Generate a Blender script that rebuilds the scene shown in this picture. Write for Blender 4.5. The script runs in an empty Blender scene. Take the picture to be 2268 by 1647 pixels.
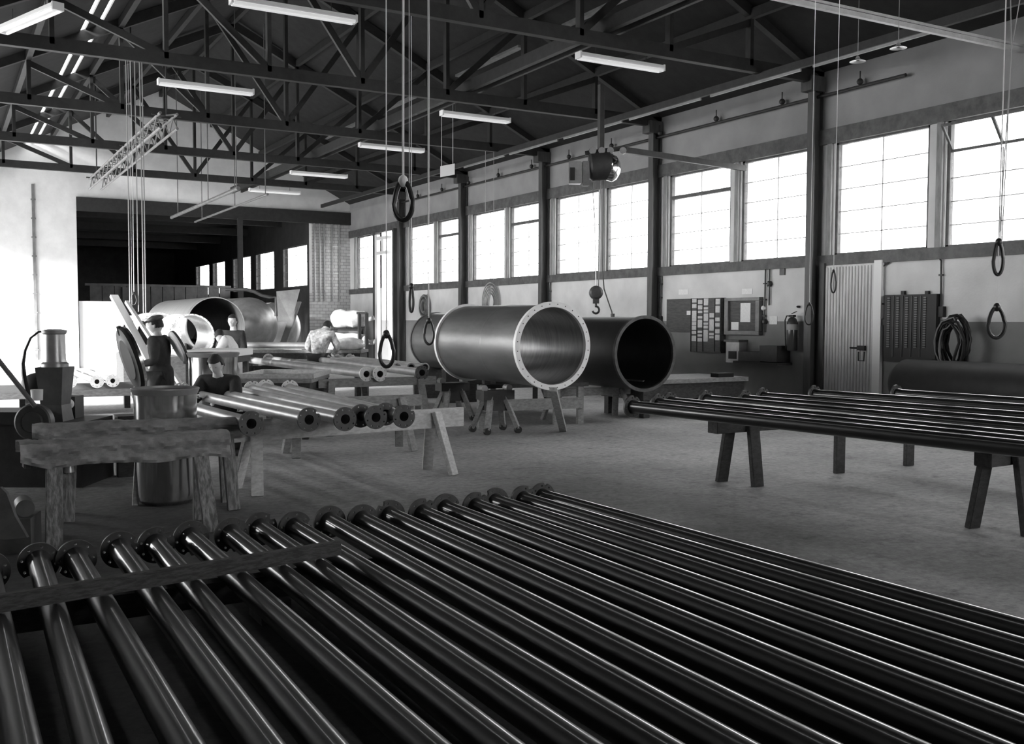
import bpy, bmesh, math, random
from mathutils import Vector, Matrix, noise
random.seed(7)
R = math.radians
SC = bpy.context.scene
COL = SC.collection

# ------------------------------------------------------------------ camera
FPX, YAW, PITCH, ROLL, H = 2195.0, R(29.96), R(2.97), R(0.16), 1.6
_f = Vector((math.sin(YAW)*math.cos(PITCH), math.cos(YAW)*math.cos(PITCH), -math.sin(PITCH)))
_r0 = Vector((math.cos(YAW), -math.sin(YAW), 0)); _u0 = _r0.cross(_f)
_r = _r0*math.cos(ROLL)+_u0*math.sin(ROLL); _u = -_r0*math.sin(ROLL)+_u0*math.cos(ROLL)
cam = bpy.data.objects.new('camera', bpy.data.cameras.new('camera')); COL.objects.link(cam)
cam.matrix_world = Matrix(((_r.x, _u.x, -_f.x, 0), (_r.y, _u.y, -_f.y, 0), (_r.z, _u.z, -_f.z, H), (0, 0, 0, 1)))
cam.data.sensor_width = 36; cam.data.lens = 36*FPX/2268; cam.data.clip_end = 400
cam.data.clip_start = .05
SC.camera = cam

def at(u, v, x=None, y=None, z=None, D=None):
    d = _f*FPX + _r*(u-1134) - _u*(v-823.5)
    if D is not None: t = D/FPX
    elif x is not None: t = x/d.x
    elif y is not None: t = y/d.y
    else: t = (z-H)/d.z
    return Vector((0, 0, H)) + d*t

# ------------------------------------------------------------------ sky, sun, exposure
SC.view_settings.view_transform = 'Standard'; SC.view_settings.look = 'None'
SC.view_settings.exposure = 0.15; SC.view_settings.gamma = 1.0
w = bpy.data.worlds.new('sky'); SC.world = w; w.use_nodes = True
bg = w.node_tree.nodes['Background']; bg.inputs[0].default_value = (1, 1, 1, 1); bg.inputs[1].default_value = 9.0
sun = bpy.data.lights.new('sun', 'SUN'); sun.energy = 30; sun.angle = R(14)
so = bpy.data.objects.new('sun', sun); COL.objects.link(so)
so.rotation_euler = Vector((-.80, -.42, .26)).to_track_quat('Z', 'Y').to_euler()
def portal(name, loc, rot, sx, sy):
    l = bpy.data.lights.new(name, 'AREA'); l.shape = 'RECTANGLE'; l.size = sx; l.size_y = sy; l.cycles.is_portal = True
    o = bpy.data.objects.new(name, l); COL.objects.link(o); o.location = loc; o.rotation_euler = rot
SC.cycles.max_bounces = 8; SC.cycles.diffuse_bounces = 5; SC.cycles.glossy_bounces = 3; SC.cycles.transparent_max_bounces = 12
SC.cycles.sample_clamp_indirect = 8; SC.cycles.use_denoising = True
SC.cycles.caustics_reflective = False; SC.cycles.caustics_refractive = False

# ------------------------------------------------------------------ materials (all neutral: a black and white place)
def mat(name, c, rough=.6, metal=0.0, c2=None, scale=8, stretch=(1, 1, 1), detail=5, bump=0.0, bscale=None, lo=.35, hi=.65, spec=.5, emit=0):
    m = bpy.data.materials.new(name); m.use_nodes = True; nt = m.node_tree; b = nt.nodes['Principled BSDF']
    b.inputs['Roughness'].default_value = rough; b.inputs['Metallic'].default_value = metal
    b.inputs['Specular IOR Level'].default_value = spec
    b.inputs['Base Color'].default_value = (c, c, c, 1)
    if c2 is not None or bump:
        tc = nt.nodes.new('ShaderNodeTexCoord'); mp = nt.nodes.new('ShaderNodeMapping'); mp.inputs['Scale'].default_value = stretch
        nt.links.new(tc.outputs['Object'], mp.inputs[0])
    if c2 is not None:
        n = nt.nodes.new('ShaderNodeTexNoise'); n.inputs['Scale'].default_value = scale; n.inputs['Detail'].default_value = detail
        n.inputs['Roughness'].default_value = .65
        r = nt.nodes.new('ShaderNodeValToRGB'); r.color_ramp.elements[0].position = lo; r.color_ramp.elements[1].position = hi
        r.color_ramp.elements[0].color = (c, c, c, 1); r.color_ramp.elements[1].color = (c2, c2, c2, 1)
        nt.links.new(mp.outputs[0], n.inputs['Vector']); nt.links.new(n.outputs[0], r.inputs[0]); nt.links.new(r.outputs[0], b.inputs['Base Color'])
    if bump:
        n2 = nt.nodes.new('ShaderNodeTexNoise'); n2.inputs['Scale'].default_value = bscale or scale*3; n2.inputs['Detail'].default_value = 4
        bp = nt.nodes.new('ShaderNodeBump'); bp.inputs['Strength'].default_value = bump; bp.inputs['Distance'].default_value = .02
        nt.links.new(mp.outputs[0], n2.inputs['Vector']); nt.links.new(n2.outputs[0], bp.inputs['Height']); nt.links.new(bp.outputs[0], b.inputs['Normal'])
    if emit:
        b.inputs['Emission Color'].default_value = (1, 1, 1, 1); b.inputs['Emission Strength'].default_value = emit
    return m
M = {}
M['pipe_black'] = mat('black_pipe_paint', .006, .36, .0, .012, 3, spec=.4)
_b = M['pipe_black'].node_tree.nodes['Principled BSDF']; _b.inputs['Coat Weight'].default_value = .8; _b.inputs['Coat Roughness'].default_value = .13
M['flange_black'] = mat('dull_flange_iron', .03, .5, .0, .06, 9, bump=.05, bscale=40)
M['pipe_pale'] = mat('pale_steel_pipe', .3, .36, .4, .44, 4)
M['flange_pale'] = mat('pale_flange_steel', .6, .5, .1, .75, 6)
M['rolled'] = mat('rolled_steel', .15, .36, .6, .24, 3, (1, .25, 1), bump=.02, bscale=12)
M['rolled_in'] = mat('rolled_steel_inside', .28, .32, .45, .42, 3, (1, 6, 1))
M['white_ring'] = mat('white_painted_ring', .85, .45, 0, .93, 8)
M['tar'] = mat('tarred_steel', .012, .55, 0, .022, 4)
M['tar_ring'] = mat('worn_tarred_ring', .05, .5, 0, .11, 9)
M['chrome'] = mat('polished_sheet', .55, .16, 1.0, .75, 3, (4, 4, .4), bump=.06, bscale=5)
M['iron'] = mat('dark_iron', .02, .5, 0, .04, 6)
M['grey_iron'] = mat('grey_machine_paint', .055, .5, 0, .09, 6)
M['mid_metal'] = mat('grey_metal', .3, .35, .5, .42, 4)
M['wood'] = mat('weathered_wood', .11, .8, 0, .3, 5, (9, 9, .6), detail=8, bump=.25, lo=.42, hi=.62)
M['woodx'] = mat('weathered_timber', .03, .8, 0, .07, 9, (.8, 9, 9), bump=.2, lo=.4, hi=.6)
M['wood_pale'] = mat('pale_painted_timber', .42, .75, 0, .62, 7, (2, 5, 5), bump=.1)
M['wood_mid'] = mat('grey_timber', .2, .8, 0, .33, 7, (2, 5, 5), bump=.15)
M['wood_dark'] = mat('dark_timber', .03, .8, 0, .06, 7, (2, 5, 5), bump=.15)
M['cloth'] = mat('dirty_canvas', .34, .9, 0, .58, 6, (1, 1.6, 1.6), bump=.3, bscale=18)
M['rag'] = mat('pale_rag', .6, .9, 0, .8, 10, bump=.3)
M['film'] = mat('plastic_sheeting', .62, .3, 0, .9, 7, bump=.8, bscale=9)
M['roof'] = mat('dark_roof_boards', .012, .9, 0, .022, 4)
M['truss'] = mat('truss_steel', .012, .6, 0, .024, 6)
M['rail_grey'] = mat('grey_rail_paint', .14, .5, .2, .22, 5)
M['column'] = mat('column_paint', .045, .5, 0, .08, 4, (3, 3, .5))
M['frame'] = mat('window_frame_paint', .06, .6, 0, .12, 6)
M['mullion'] = mat('mullion_paint', .18, .6, 0, .3, 6, (3, 3, .5))
M['muntin'] = mat('thin_glazing_bar', .45, .6)
M['rubber'] = mat('black_rubber', .015, .4)
M['rope'] = mat('pale_rope', .75, .9)
M['rope_dim'] = mat('grey_rope', .4, .9)
M['lamp_body'] = mat('white_lamp_enamel', .85, .5, emit=.03)
M['tube'] = mat('fluorescent_tube', .9, .4, emit=.32)
M['paper'] = mat('paper', .8, .9, 0, .9, 30)
M['card'] = mat('time_card', .55, .9, 0, .72, 40)
M['board'] = mat('dark_board', .06, .7, 0, .1, 6, (1, 1, 5))
M['black'] = mat('black_paint', .01, .6)
M['skin'] = mat('skin', .5, .6)
M['hair'] = mat('dark_hair', .01, .7, bump=.3, bscale=60)
M['suit'] = mat('dark_work_cloth', .012, .9, 0, .028, 8, bump=.3)
M['blue_grey'] = mat('grey_work_cloth', .03, .9, 0, .05, 8, bump=.3)
M['white_coat'] = mat('white_work_cloth', .72, .9, 0, .85, 8, bump=.3)
M['mottled'] = mat('mottled_jacket', .25, .9, 0, .75, 14, bump=.3)
M['whitewall'] = mat('white_gable_plaster', .72, .9, 0, .82, 2, bump=.1)
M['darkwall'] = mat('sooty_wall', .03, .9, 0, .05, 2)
M['annexwall'] = mat('grey_annex_wall', .12, .9, 0, .2, 2)
M['white'] = mat('white_paint', .8, .6)

def floor_mat():
    m = bpy.data.materials.new('concrete_floor'); m.use_nodes = True; nt = m.node_tree; b = nt.nodes['Principled BSDF']
    N = nt.nodes.new; L = nt.links.new
    tc = N('ShaderNodeTexCoord')
    n1 = N('ShaderNodeTexNoise'); n1.inputs['Scale'].default_value = .45; n1.inputs['Detail'].default_value = 6
    n2 = N('ShaderNodeTexNoise'); n2.inputs['Scale'].default_value = 14; n2.inputs['Detail'].default_value = 8; n2.inputs['Roughness'].default_value = .75
    n3 = N('ShaderNodeTexNoise'); n3.inputs['Scale'].default_value = 3.2; n3.inputs['Detail'].default_value = 9; n3.inputs['Roughness'].default_value = .8
    for n in (n1, n2, n3): L(tc.outputs['Object'], n.inputs['Vector'])
    r1 = N('ShaderNodeMapRange'); r1.inputs[1].default_value = .3; r1.inputs[2].default_value = .7; r1.inputs[3].default_value = .24; r1.inputs[4].default_value = .50
    r2 = N('ShaderNodeMapRange'); r2.inputs[1].default_value = .3; r2.inputs[2].default_value = .7; r2.inputs[3].default_value = .6; r2.inputs[4].default_value = 1.35
    r3 = N('ShaderNodeMapRange'); r3.inputs[1].default_value = .36; r3.inputs[2].default_value = .46; r3.inputs[3].default_value = .62; r3.inputs[4].default_value = 1.0
    L(n1.outputs[0], r1.inputs[0]); L(n2.outputs[0], r2.inputs[0]); L(n3.outputs[0], r3.inputs[0])
    a = N('ShaderNodeMath'); a.operation = 'MULTIPLY'; L(r1.outputs[0], a.inputs[0]); L(r2.outputs[0], a.inputs[1])
    c = N('ShaderNodeMath'); c.operation = 'MULTIPLY'; L(a.outputs[0], c.inputs[0]); L(r3.outputs[0], c.inputs[1])
    # shade around the racks on the left, painted into the floor colour
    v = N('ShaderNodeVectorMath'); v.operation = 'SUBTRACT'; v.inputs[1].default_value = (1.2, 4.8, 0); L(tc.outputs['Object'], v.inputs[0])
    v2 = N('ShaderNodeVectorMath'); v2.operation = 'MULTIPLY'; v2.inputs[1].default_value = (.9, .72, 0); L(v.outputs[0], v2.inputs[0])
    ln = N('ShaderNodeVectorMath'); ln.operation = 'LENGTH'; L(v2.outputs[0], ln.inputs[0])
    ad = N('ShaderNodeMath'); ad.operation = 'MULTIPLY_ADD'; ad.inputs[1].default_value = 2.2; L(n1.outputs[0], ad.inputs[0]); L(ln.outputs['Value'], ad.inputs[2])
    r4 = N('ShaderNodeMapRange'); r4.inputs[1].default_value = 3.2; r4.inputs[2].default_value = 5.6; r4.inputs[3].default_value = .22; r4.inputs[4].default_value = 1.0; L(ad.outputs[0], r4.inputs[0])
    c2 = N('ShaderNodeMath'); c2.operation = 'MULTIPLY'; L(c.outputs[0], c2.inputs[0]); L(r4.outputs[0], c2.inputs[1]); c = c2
    L(c.outputs[0], b.inputs['Base Color']); b.inputs['Roughness'].default_value = .72; b.inputs['Specular IOR Level'].default_value = .3
    bp = N('ShaderNodeBump'); bp.inputs['Strength'].default_value = .25; bp.inputs['Distance'].default_value = .01
    L(n2.outputs[0], bp.inputs['Height']); L(bp.outputs[0], b.inputs['Normal'])
    return m
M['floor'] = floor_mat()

def wall_mat(name, up, low, zsplit, top=.34, ztop=4.7):      # two paints meeting on a painted dado line
    m = bpy.data.materials.new(name); m.use_nodes = True; nt = m.node_tree; b = nt.nodes['Principled BSDF']
    N = nt.nodes.new; L = nt.links.new
    tc = N('ShaderNodeTexCoord'); sp = N('ShaderNodeSeparateXYZ'); L(tc.outputs['Object'], sp.inputs[0])
    g = N('ShaderNodeMath'); g.operation = 'GREATER_THAN'; g.inputs[1].default_value = zsplit; L(sp.outputs[2], g.inputs[0])
    n = N('ShaderNodeTexNoise'); n.inputs['Scale'].default_value = 1.6; n.inputs['Detail'].default_value = 8; L(tc.outputs['Object'], n.inputs['Vector'])
    n2 = N('ShaderNodeTexNoise'); n2.inputs['Scale'].default_value = 30; n2.inputs['Detail'].default_value = 4; L(tc.outputs['Object'], n2.inputs['Vector'])
    r = N('ShaderNodeMapRange'); r.inputs[1].default_value = .3; r.inputs[2].default_value = .7; r.inputs[3].default_value = .86; r.inputs[4].default_value = 1.1; L(n.outputs[0], r.inputs[0])
    mr = N('ShaderNodeMapRange'); mr.inputs[3].default_value = low; mr.inputs[4].default_value = up; L(g.outputs[0], mr.inputs[0])
    g2 = N('ShaderNodeMath'); g2.operation = 'GREATER_THAN'; g2.inputs[1].default_value = ztop; L(sp.outputs[2], g2.inputs[0])  # band above the windows darkened to paint in the weaker light there
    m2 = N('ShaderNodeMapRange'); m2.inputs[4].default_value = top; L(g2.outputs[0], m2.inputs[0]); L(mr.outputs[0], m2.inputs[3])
    mu = N('ShaderNodeMath'); mu.operation = 'MULTIPLY'; L(m2.outputs[0], mu.inputs[0]); L(r.outputs[0], mu.inputs[1]); L(mu.outputs[0], b.inputs['Base Color'])
    b.inputs['Roughness'].default_value = .85
    bp = N('ShaderNodeBump'); bp.inputs['Strength'].default_value = .3; bp.inputs['Distance'].default_value = .01; L(n2.outputs[0], bp.inputs['Height']); L(bp.outputs[0], b.inputs['Normal'])
    return m
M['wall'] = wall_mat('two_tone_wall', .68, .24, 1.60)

def brick_mat():
    m = bpy.data.materials.new('whitewashed_brick'); m.use_nodes = True; nt = m.node_tree; b = nt.nodes['Principled BSDF']
    N = nt.nodes.new; L = nt.links.new
    tc = N('ShaderNodeTexCoord'); sp = N('ShaderNodeSeparateXYZ'); L(tc.outputs['Object'], sp.inputs[0]); cb = N('ShaderNodeCombineXYZ')
    L(sp.outputs[0], cb.inputs[0]); L(sp.outputs[2], cb.inputs[1])
    br = N('ShaderNodeTexBrick'); br.inputs['Scale'].default_value = 2.2; br.inputs['Color1'].default_value = (.5, .5, .5, 1); br.inputs['Color2'].default_value = (.62, .62, .62, 1); br.inputs['Mortar'].default_value = (.3, .3, .3, 1)
    L(cb.outputs[0], br.inputs['Vector']); L(br.outputs[0], b.inputs['Base Color']); b.inputs['Roughness'].default_value = .9
    return m
M['brick'] = brick_mat()

def glass_mat():
    m = bpy.data.materials.new('window_glass'); m.use_nodes = True; nt = m.node_tree; nt.nodes.clear()
    o = nt.nodes.new('ShaderNodeOutputMaterial'); t = nt.nodes.new('ShaderNodeBsdfTransparent'); g = nt.nodes.new('ShaderNodeBsdfGlossy'); mx = nt.nodes.new('ShaderNodeMixShader')
    g.inputs['Roughness'].default_value = .05; mx.inputs[0].default_value = .06; t.inputs[0].default_value = (.95, .95, .95, 1)
    nt.links.new(t.outputs[0], mx.inputs[1]); nt.links.new(g.outputs[0], mx.inputs[2]); nt.links.new(mx.outputs[0], o.inputs[0]); return m
M['glass'] = glass_mat()

# ------------------------------------------------------------------ mesh helpers
def rootloc(p):
    while p.parent: p = p.parent
    return p.location
class MB:
    def __init__(s): s.bm = bmesh.new()
    def box(s, c, d, rz=0, rot=None, bev=0):
        m = Matrix.Translation(Vector(c)) @ (rot.to_4x4() if rot else Matrix.Rotation(rz, 4, 'Z')) @ Matrix.Diagonal((d[0], d[1], d[2], 1))
        r = bmesh.ops.create_cube(s.bm, size=1, matrix=m)
        if bev:
            es = list({e for v in r['verts'] for e in v.link_edges})
            bmesh.ops.bevel(s.bm, geom=es, offset=bev, segments=2, affect='EDGES')
        return s
    def bx(s, x0, x1, y0, y1, z0, z1): return s.box(((x0+x1)/2, (y0+y1)/2, (z0+z1)/2), (abs(x1-x0), abs(y1-y0), abs(z1-z0)))
    def beam(s, p, q, w, h, bev=0):       # rectangular bar from p to q, w sideways, h up
        p = Vector(p); q = Vector(q); d = q-p; L = d.length; d.normalize()
        up = Vector((0, 0, 1)) if abs(d.z) < .95 else Vector((0, 1, 0))
        sx = d.cross(up).normalized(); uz = sx.cross(d)
        rot = Matrix((sx, d, uz)).transposed()
        return s.box((p+q)/2, (w, L, h), rot=rot, bev=bev)
    def rev(s, p, d, prof, seg=32, closed=False):  # profile (t,r) turned about axis p+t*d
        p = Vector(p); d = Vector(d).normalized(); a = d.orthogonal().normalized(); b = d.cross(a); rings = []
        for t, r in prof:
            if r < 1e-6: rings.append([s.bm.verts.new(p+d*t)])
            else: rings.append([s.bm.verts.new(p+d*t+(a*math.cos(2*math.pi*k/seg)+b*math.sin(2*math.pi*k/seg))*r) for k in range(seg)])
        prs = list(zip(rings, rings[1:]))
        if closed: prs.append((rings[-1], rings[0]))
        for A, B in prs:
            for k in range(seg):
                j = (k+1) % seg
                vs = [A[k % len(A)], A[j % len(A)], B[j % len(B)], B[k % len(B)]]
                u = []
                for v in vs:
                    if v not in u: u.append(v)
                if len(u) > 2: s.bm.faces.new(u)
        return s
    def cyl(s, p, q, r, r2=None, seg=20):
        p = Vector(p); q = Vector(q); L = (q-p).length
        return s.rev(p, q-p, [(0, 0), (0, r), (L, r if r2 is None else r2), (L, 0)], seg)
    def path(s, pts, r, seg=8, closed=False, rr=None):
        pts = [Vector(p) for p in pts]; n = len(pts); rings = []; ref = None
        for i, p in enumerate(pts):
            if closed: t = pts[(i+1) % n]-pts[i-1]
            else: t = pts[min(i+1, n-1)]-pts[max(i-1, 0)]
            t.normalize()
            a = t.orthogonal().normalized() if ref is None else (ref-t*ref.dot(t)).normalized()
            ref = a; b = t.cross(a); q = rr[i] if rr else r
            rings.append([s.bm.verts.new(p+(a*math.cos(2*math.pi*k/seg)+b*math.sin(2*math.pi*k/seg))*q) for k in range(seg)])
        prs = list(zip(rings, rings[1:]))
        if closed: prs.append((rings[-1], rings[0]))
        for A, B in prs:
            for k in range(seg): s.bm.faces.new([A[k], A[(k+1) % seg], B[(k+1) % seg], B[k]])
        if not closed: s.bm.faces.new(rings[0][::-1]); s.bm.faces.new(rings[-1])
        return s
    def ball(s, c, r, sc=(1, 1, 1), u=20, v=14, rot=None):
        m = Matrix.Translation(Vector(c)) @ (rot.to_4x4() if rot else Matrix()) @ Matrix.Diagonal((sc[0]*r, sc[1]*r, sc[2]*r, 1))
        bmesh.ops.create_uvsphere(s.bm, u_segments=u, v_segments=v, radius=1, matrix=m); return s
    def poly(s, pts, th, nrm):            # flat outline given a thickness
        vs = [s.bm.verts.new(Vector(p)) for p in pts]; f = s.bm.faces.new(vs)
        g = bmesh.ops.extrude_face_region(s.bm, geom=[f]); n = Vector(nrm).normalized()*th
        for v in g['geom']:
            if isinstance(v, bmesh.types.BMVert): v.co += n
        return s
    def build(s, name, m, parent=None, smooth=True, origin=None, ang=35):
        off = Vector((0, 0, 0))
        if parent is not None: off = rootloc(parent).copy()
        elif origin is not None: off = Vector(origin)
        bmesh.ops.recalc_face_normals(s.bm, faces=s.bm.faces)
        for v in s.bm.verts: v.co -= off
        if smooth:
            for f in s.bm.faces: f.smooth = True
            for e in s.bm.edges:
                if len(e.link_faces) == 2 and e.calc_face_angle(0) > R(ang): e.smooth = False
        me = bpy.data.meshes.new(name); s.bm.to_mesh(me); s.bm.free()
        me.materials.append(M[m] if isinstance(m, str) else m)
        o = bpy.data.objects.new(name, me); COL.objects.link(o)
        if parent is not None: o.parent = parent
        elif origin is not None: o.location = off
        return o
def tag(o, label=None, cat=None, group=None, kind=None):
    if label: o['label'] = label
    if cat: o['category'] = cat
    if group: o['group'] = group
    if kind: o['kind'] = kind
    return o
def thing(name, label, cat, loc=(0, 0, 0), group=None):
    o = bpy.data.objects.new(name, None); COL.objects.link(o); o.location = loc; o.empty_display_size = .2
    return tag(o, label, cat, group)
def struct(o): o['kind'] = 'structure'; return o
def copy_tree(o, parent=None):
    c = o.copy(); COL.objects.link(c)
    if parent is not None: c.parent = parent
    for ch in list(o.children): copy_tree(ch, c)
    return c
ORD = ['first', 'second', 'third', 'fourth', 'fifth', 'sixth', 'seventh', 'eighth', 'ninth', 'tenth', 'eleventh', 'twelfth', 'thirteenth', 'fourteenth', 'fifteenth', 'sixteenth', 'seventeenth', 'eighteenth']

# ================================================================== THE HALL
XW, YB, EAVE, APX, APZ = 13.34, 35.3, 5.9, 6.62, 9.3
SL = (APZ-EAVE)/(XW-APX)
def roofz(x): return APZ-SL*abs(x-APX) if x > -.1 else EAVE
COLY = [12.42+4.46*k for k in range(-5, 5)]
SILL, HEAD = 2.72, 4.66
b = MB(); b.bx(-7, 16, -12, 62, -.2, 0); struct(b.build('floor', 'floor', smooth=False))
b = MB(); b.bx(-60, -7, -40, 90, -.25, -.02); b.bx(16, 60, -40, 90, -.25, -.02); b.bx(-7, 16, 62, 90, -.25, -.02)
struct(b.build('ground', mat('outside_ground', .3, .9, 0, .4, .5), smooth=False))

# right wall: below the windows, above them, and between door opening pieces
wall = MB()
DY0, DY1 = 30.85, 32.35       # tall open doorway near the far corner
T0, T1 = XW, XW+.3
wall.bx(T0, T1, -12, DY0, 0, SILL); wall.bx(T0, T1, DY1, YB, 0, SILL)
wall.bx(T0, T1, -12, YB, HEAD, EAVE+.05)
wins = []
for k, y0 in enumerate(COLY):
    for (a, c) in ((.18, 1.95), (2.25, 4.12)):
        wins.append((y0+a, y0+c))
wins = [(a, c) for a, c in wins if c < 30.4 and a > -5.8]
prev = -12
for a, c in wins:
    if a-prev > .01: wall.bx(T0, T1, prev, a, SILL, HEAD)
    prev = c
wall.bx(T0, T1, prev, DY0, SILL, HEAD); wall.bx(T0, T1, DY1, 32.85, SILL, HEAD); wall.bx(T0, T1, 34.6, YB, SILL, HEAD)
wins.append((32.85, 34.6))
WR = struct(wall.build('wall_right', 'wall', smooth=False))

def window(n, y0, y1, x=XW, z0=SILL, z1=HEAD, cols=2, rows=5, tilt=False, seg=False):
    o = struct(thing('window_%d' % n, None, None, (x, (y0+y1)/2, z0)))
    fr = MB(); t = .05; xf = x+.06
    fr.bx(xf-.03, xf+.05, y0, y1, z0, z0+t); fr.bx(xf-.03, xf+.05, y0, y1, z1-t, z1)
    fr.bx(xf-.03, xf+.05, y0, y0+t, z0, z1); fr.bx(xf-.03, xf+.05, y1-t, y1, z0, z1)
    zt = z1-t-.42
    if seg: fr.bx(xf-.03, xf+.05, y0+t, y1-t, zt-.05, zt+.02)
    fr.build('window_frame', 'frame', o, smooth=False)
    g = MB(); g.bx(xf+.02, xf+.026, y0+t, y1-t, z0+t, z1-t if not tilt else zt-.05); g.build('pane', 'glass', o, smooth=False)
    mb = MB(); top = z1-t if not (tilt or seg) else zt-.05
    for c in range(1, cols): yy = y0+(y1-y0)*c/cols; mb.bx(xf+.01, xf+.03, yy-.009, yy+.009, z0+t, z1-t if not tilt else top)
    rr = rows if not (tilt or seg) else rows-1
    for r in range(1, rr): zz = z0+(top-z0)*r/rr; mb.bx(xf+.01, xf+.03, y0+t, y1-t, zz-.007, zz+.007)
    mb.build('glazing_bars', 'muntin', o, smooth=False)
    if tilt:                               # top light swung inwards
        s = MB(); p0 = Vector((xf, y0+t, zt)); dz = .36; dx = -.26
        for (ya, yb) in ((y0+t, y0+t+.035), (y1-t-.035, y1-t), ((y0+y1)/2-.02, (y0+y1)/2+.02)): s.beam((xf, (ya+yb)/2, zt), (xf+dx, (ya+yb)/2, zt+dz), yb-ya, .03)
        s.beam((xf+dx, y0+t, zt+dz), (xf+dx, y1-t, zt+dz), .035, .035); s.beam((xf, y0+t, zt), (xf, y1-t, zt), .04, .04)
        sash = s.build('open_sash', 'frame', o, smooth=False)
        g = MB(); g.poly([(xf, y0+t, zt), (xf, y1-t, zt), (xf+dx, y1-t, zt+dz), (xf+dx, y0+t, zt+dz)], .004, (1, 0, 1)); g.build('pane', 'glass', sash, smooth=False)
for n, (a, c) in enumerate(wins):
    k = (n % 2 == 1)
    window(n+1, a, c, tilt=abs(a-8.14) < .2, seg=min(abs(a-14.67), abs(a-21.52), abs(a-25.98)) < .2)
    if a > -2: portal('sky_portal', (XW+.35, (a+c)/2, (SILL+HEAD)/2), (0, R(90), 0), HEAD-SILL, c-a)
portal('sky_portal', (XW+.35, (DY0+DY1)/2, 2.35), (0, R(90), 0), 4.6, DY1-DY0)
# sill beam, head beam, columns and mullions on the right wall
b = MB()
b.bx(XW-.06, XW+.02, -12, DY0-.1, SILL-.16, SILL+.02); b.bx(XW-.06, XW+.02, DY1+.1, YB, SILL-.16, SILL+.02)
b.build('sill_beam', 'frame', WR, smooth=False)
b = MB(); b.bx(XW-.06, XW+.02, -12, YB, HEAD-.02, HEAD+.24); b.build('lintel', 'frame', WR, smooth=False)
for y in COLY:
    if y > 0:
        c = MB(); x = XW-.12
        c.bx(x-.12, x-.10, y-.08, y+.08, 0, 5.75); c.bx(x+.08, x+.10, y-.08, y+.08, 0, 5.75); c.bx(x-.11, x+.09, y-.008, y+.008, 0, 5.75)
        c.bx(x-.25, x+.1, y-.12, y+.12, 5.55, 5.8); c.bx(x-.16, x+.12, y-.12, y+.12, 0, .03)
        c.build('steel_column', 'column', WR, smooth=False)
for a, c in wins:
    m = MB(); m.bx(XW-.05, XW+.03, c+.04, c+.14, SILL, HEAD); m.build('mullion_post', 'mullion', WR, smooth=False)
c = MB(); c.bx(XW-.2, XW+.05, DY0-.12, DY0, 0, HEAD); c.bx(XW-.2, XW+.05, DY1, DY1+.22, 0, HEAD); c.build('door_post', 'column', WR, smooth=False)

# back wall with gable and the wide opening to the next hall
OX0, OX1, OZ = 3.93, 11.86, 5.58
b = MB(); b.bx(-7, OX0, YB, YB+.3, 0, EAVE); b.bx(OX0, OX1, YB, YB+.3, OZ, EAVE); b.bx(OX1, XW+.3, YB, YB+.3, 2.6, EAVE)
b.poly([(-.1, YB, EAVE), (XW+.1, YB, EAVE), (APX, YB, APZ+.05)], .3, (0, 1, 0))
WB = struct(b.build('wall_back', 'whitewall', smooth=False))
b = MB(); b.bx(OX1, XW, YB-.02, YB, 2.2, 5.5); b.bx(OX1, XW+.3, YB+.001, YB+.3, 0, 2.6); b.build('brick_pier', 'brick', WB, smooth=False)
b = MB(); b.bx(OX0, XW, YB-.12, YB, OZ-.45, OZ); b.build('header_beam', 'truss', WB, smooth=False)
b = MB(); b.bx(2.62, 2.70, YB-.06, YB, .3, 5.9)
for k in range(9): b.bx(2.59, 2.73, YB-.07, YB, .6+k*.6, .64+k*.6)
b.build('wall_rail', 'rail_grey', WB, smooth=False)
b = MB()
for x in (11.95, 12.15, 12.32, 12.62, 12.9): b.cyl((x, YB-.06, 2.3), (x, YB-.06, 5.2), .028, seg=8)
for z in (3.3, 4.3): b.bx(11.9, 12.95, YB-.05, YB-.02, z, z+.03)
b.build('wall_conduit', 'mid_metal', WB)

# left nave: open glazed side towards the yard
b = MB(); b.bx(-1.6, -1.3, -6, 11, 0, EAVE); b.bx(-7.3, -7, -12, 12, 0, EAVE); b.bx(-7.3, -7, 12, YB, 5.6, EAVE); b.bx(-7.3, -7, 34.5, YB, 0, 5.6); b.bx(-7.3,-7,35.6,62,0,EAVE)  # inner partition added out of view to keep yard light off the front pipes
for y in (16, 21.5, 28): b.bx(-7.25, -7.05, y-.1, y+.1, 0, 5.6)
struct(b.build('wall_left', 'annexwall', smooth=False))
portal('yard_portal', (-7.35, 23.25, 2.8), (0, R(-90), 0), 5.6, 22.5)
b = MB(); b.bx(-7.3, 16, -6.3, -6, 0, 2.3); b.bx(-7.3, 16, -6.3, -6, 5.2, APZ+.2); b.bx(-7.3, 5, -6.3, -6, 2.3, 5.2); b.bx(12.6, 16, -6.3, -6, 2.3, 5.2)
for x in (7.5, 10): b.bx(x-.1, x+.1, -6.25, -6.05, 2.3, 5.2)
portal('front_portal', (8.8, -6.35, 3.75), (R(90), 0, 0), 7.6, 2.9)
struct(b.build('wall_front', 'annexwall', smooth=False))

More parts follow.
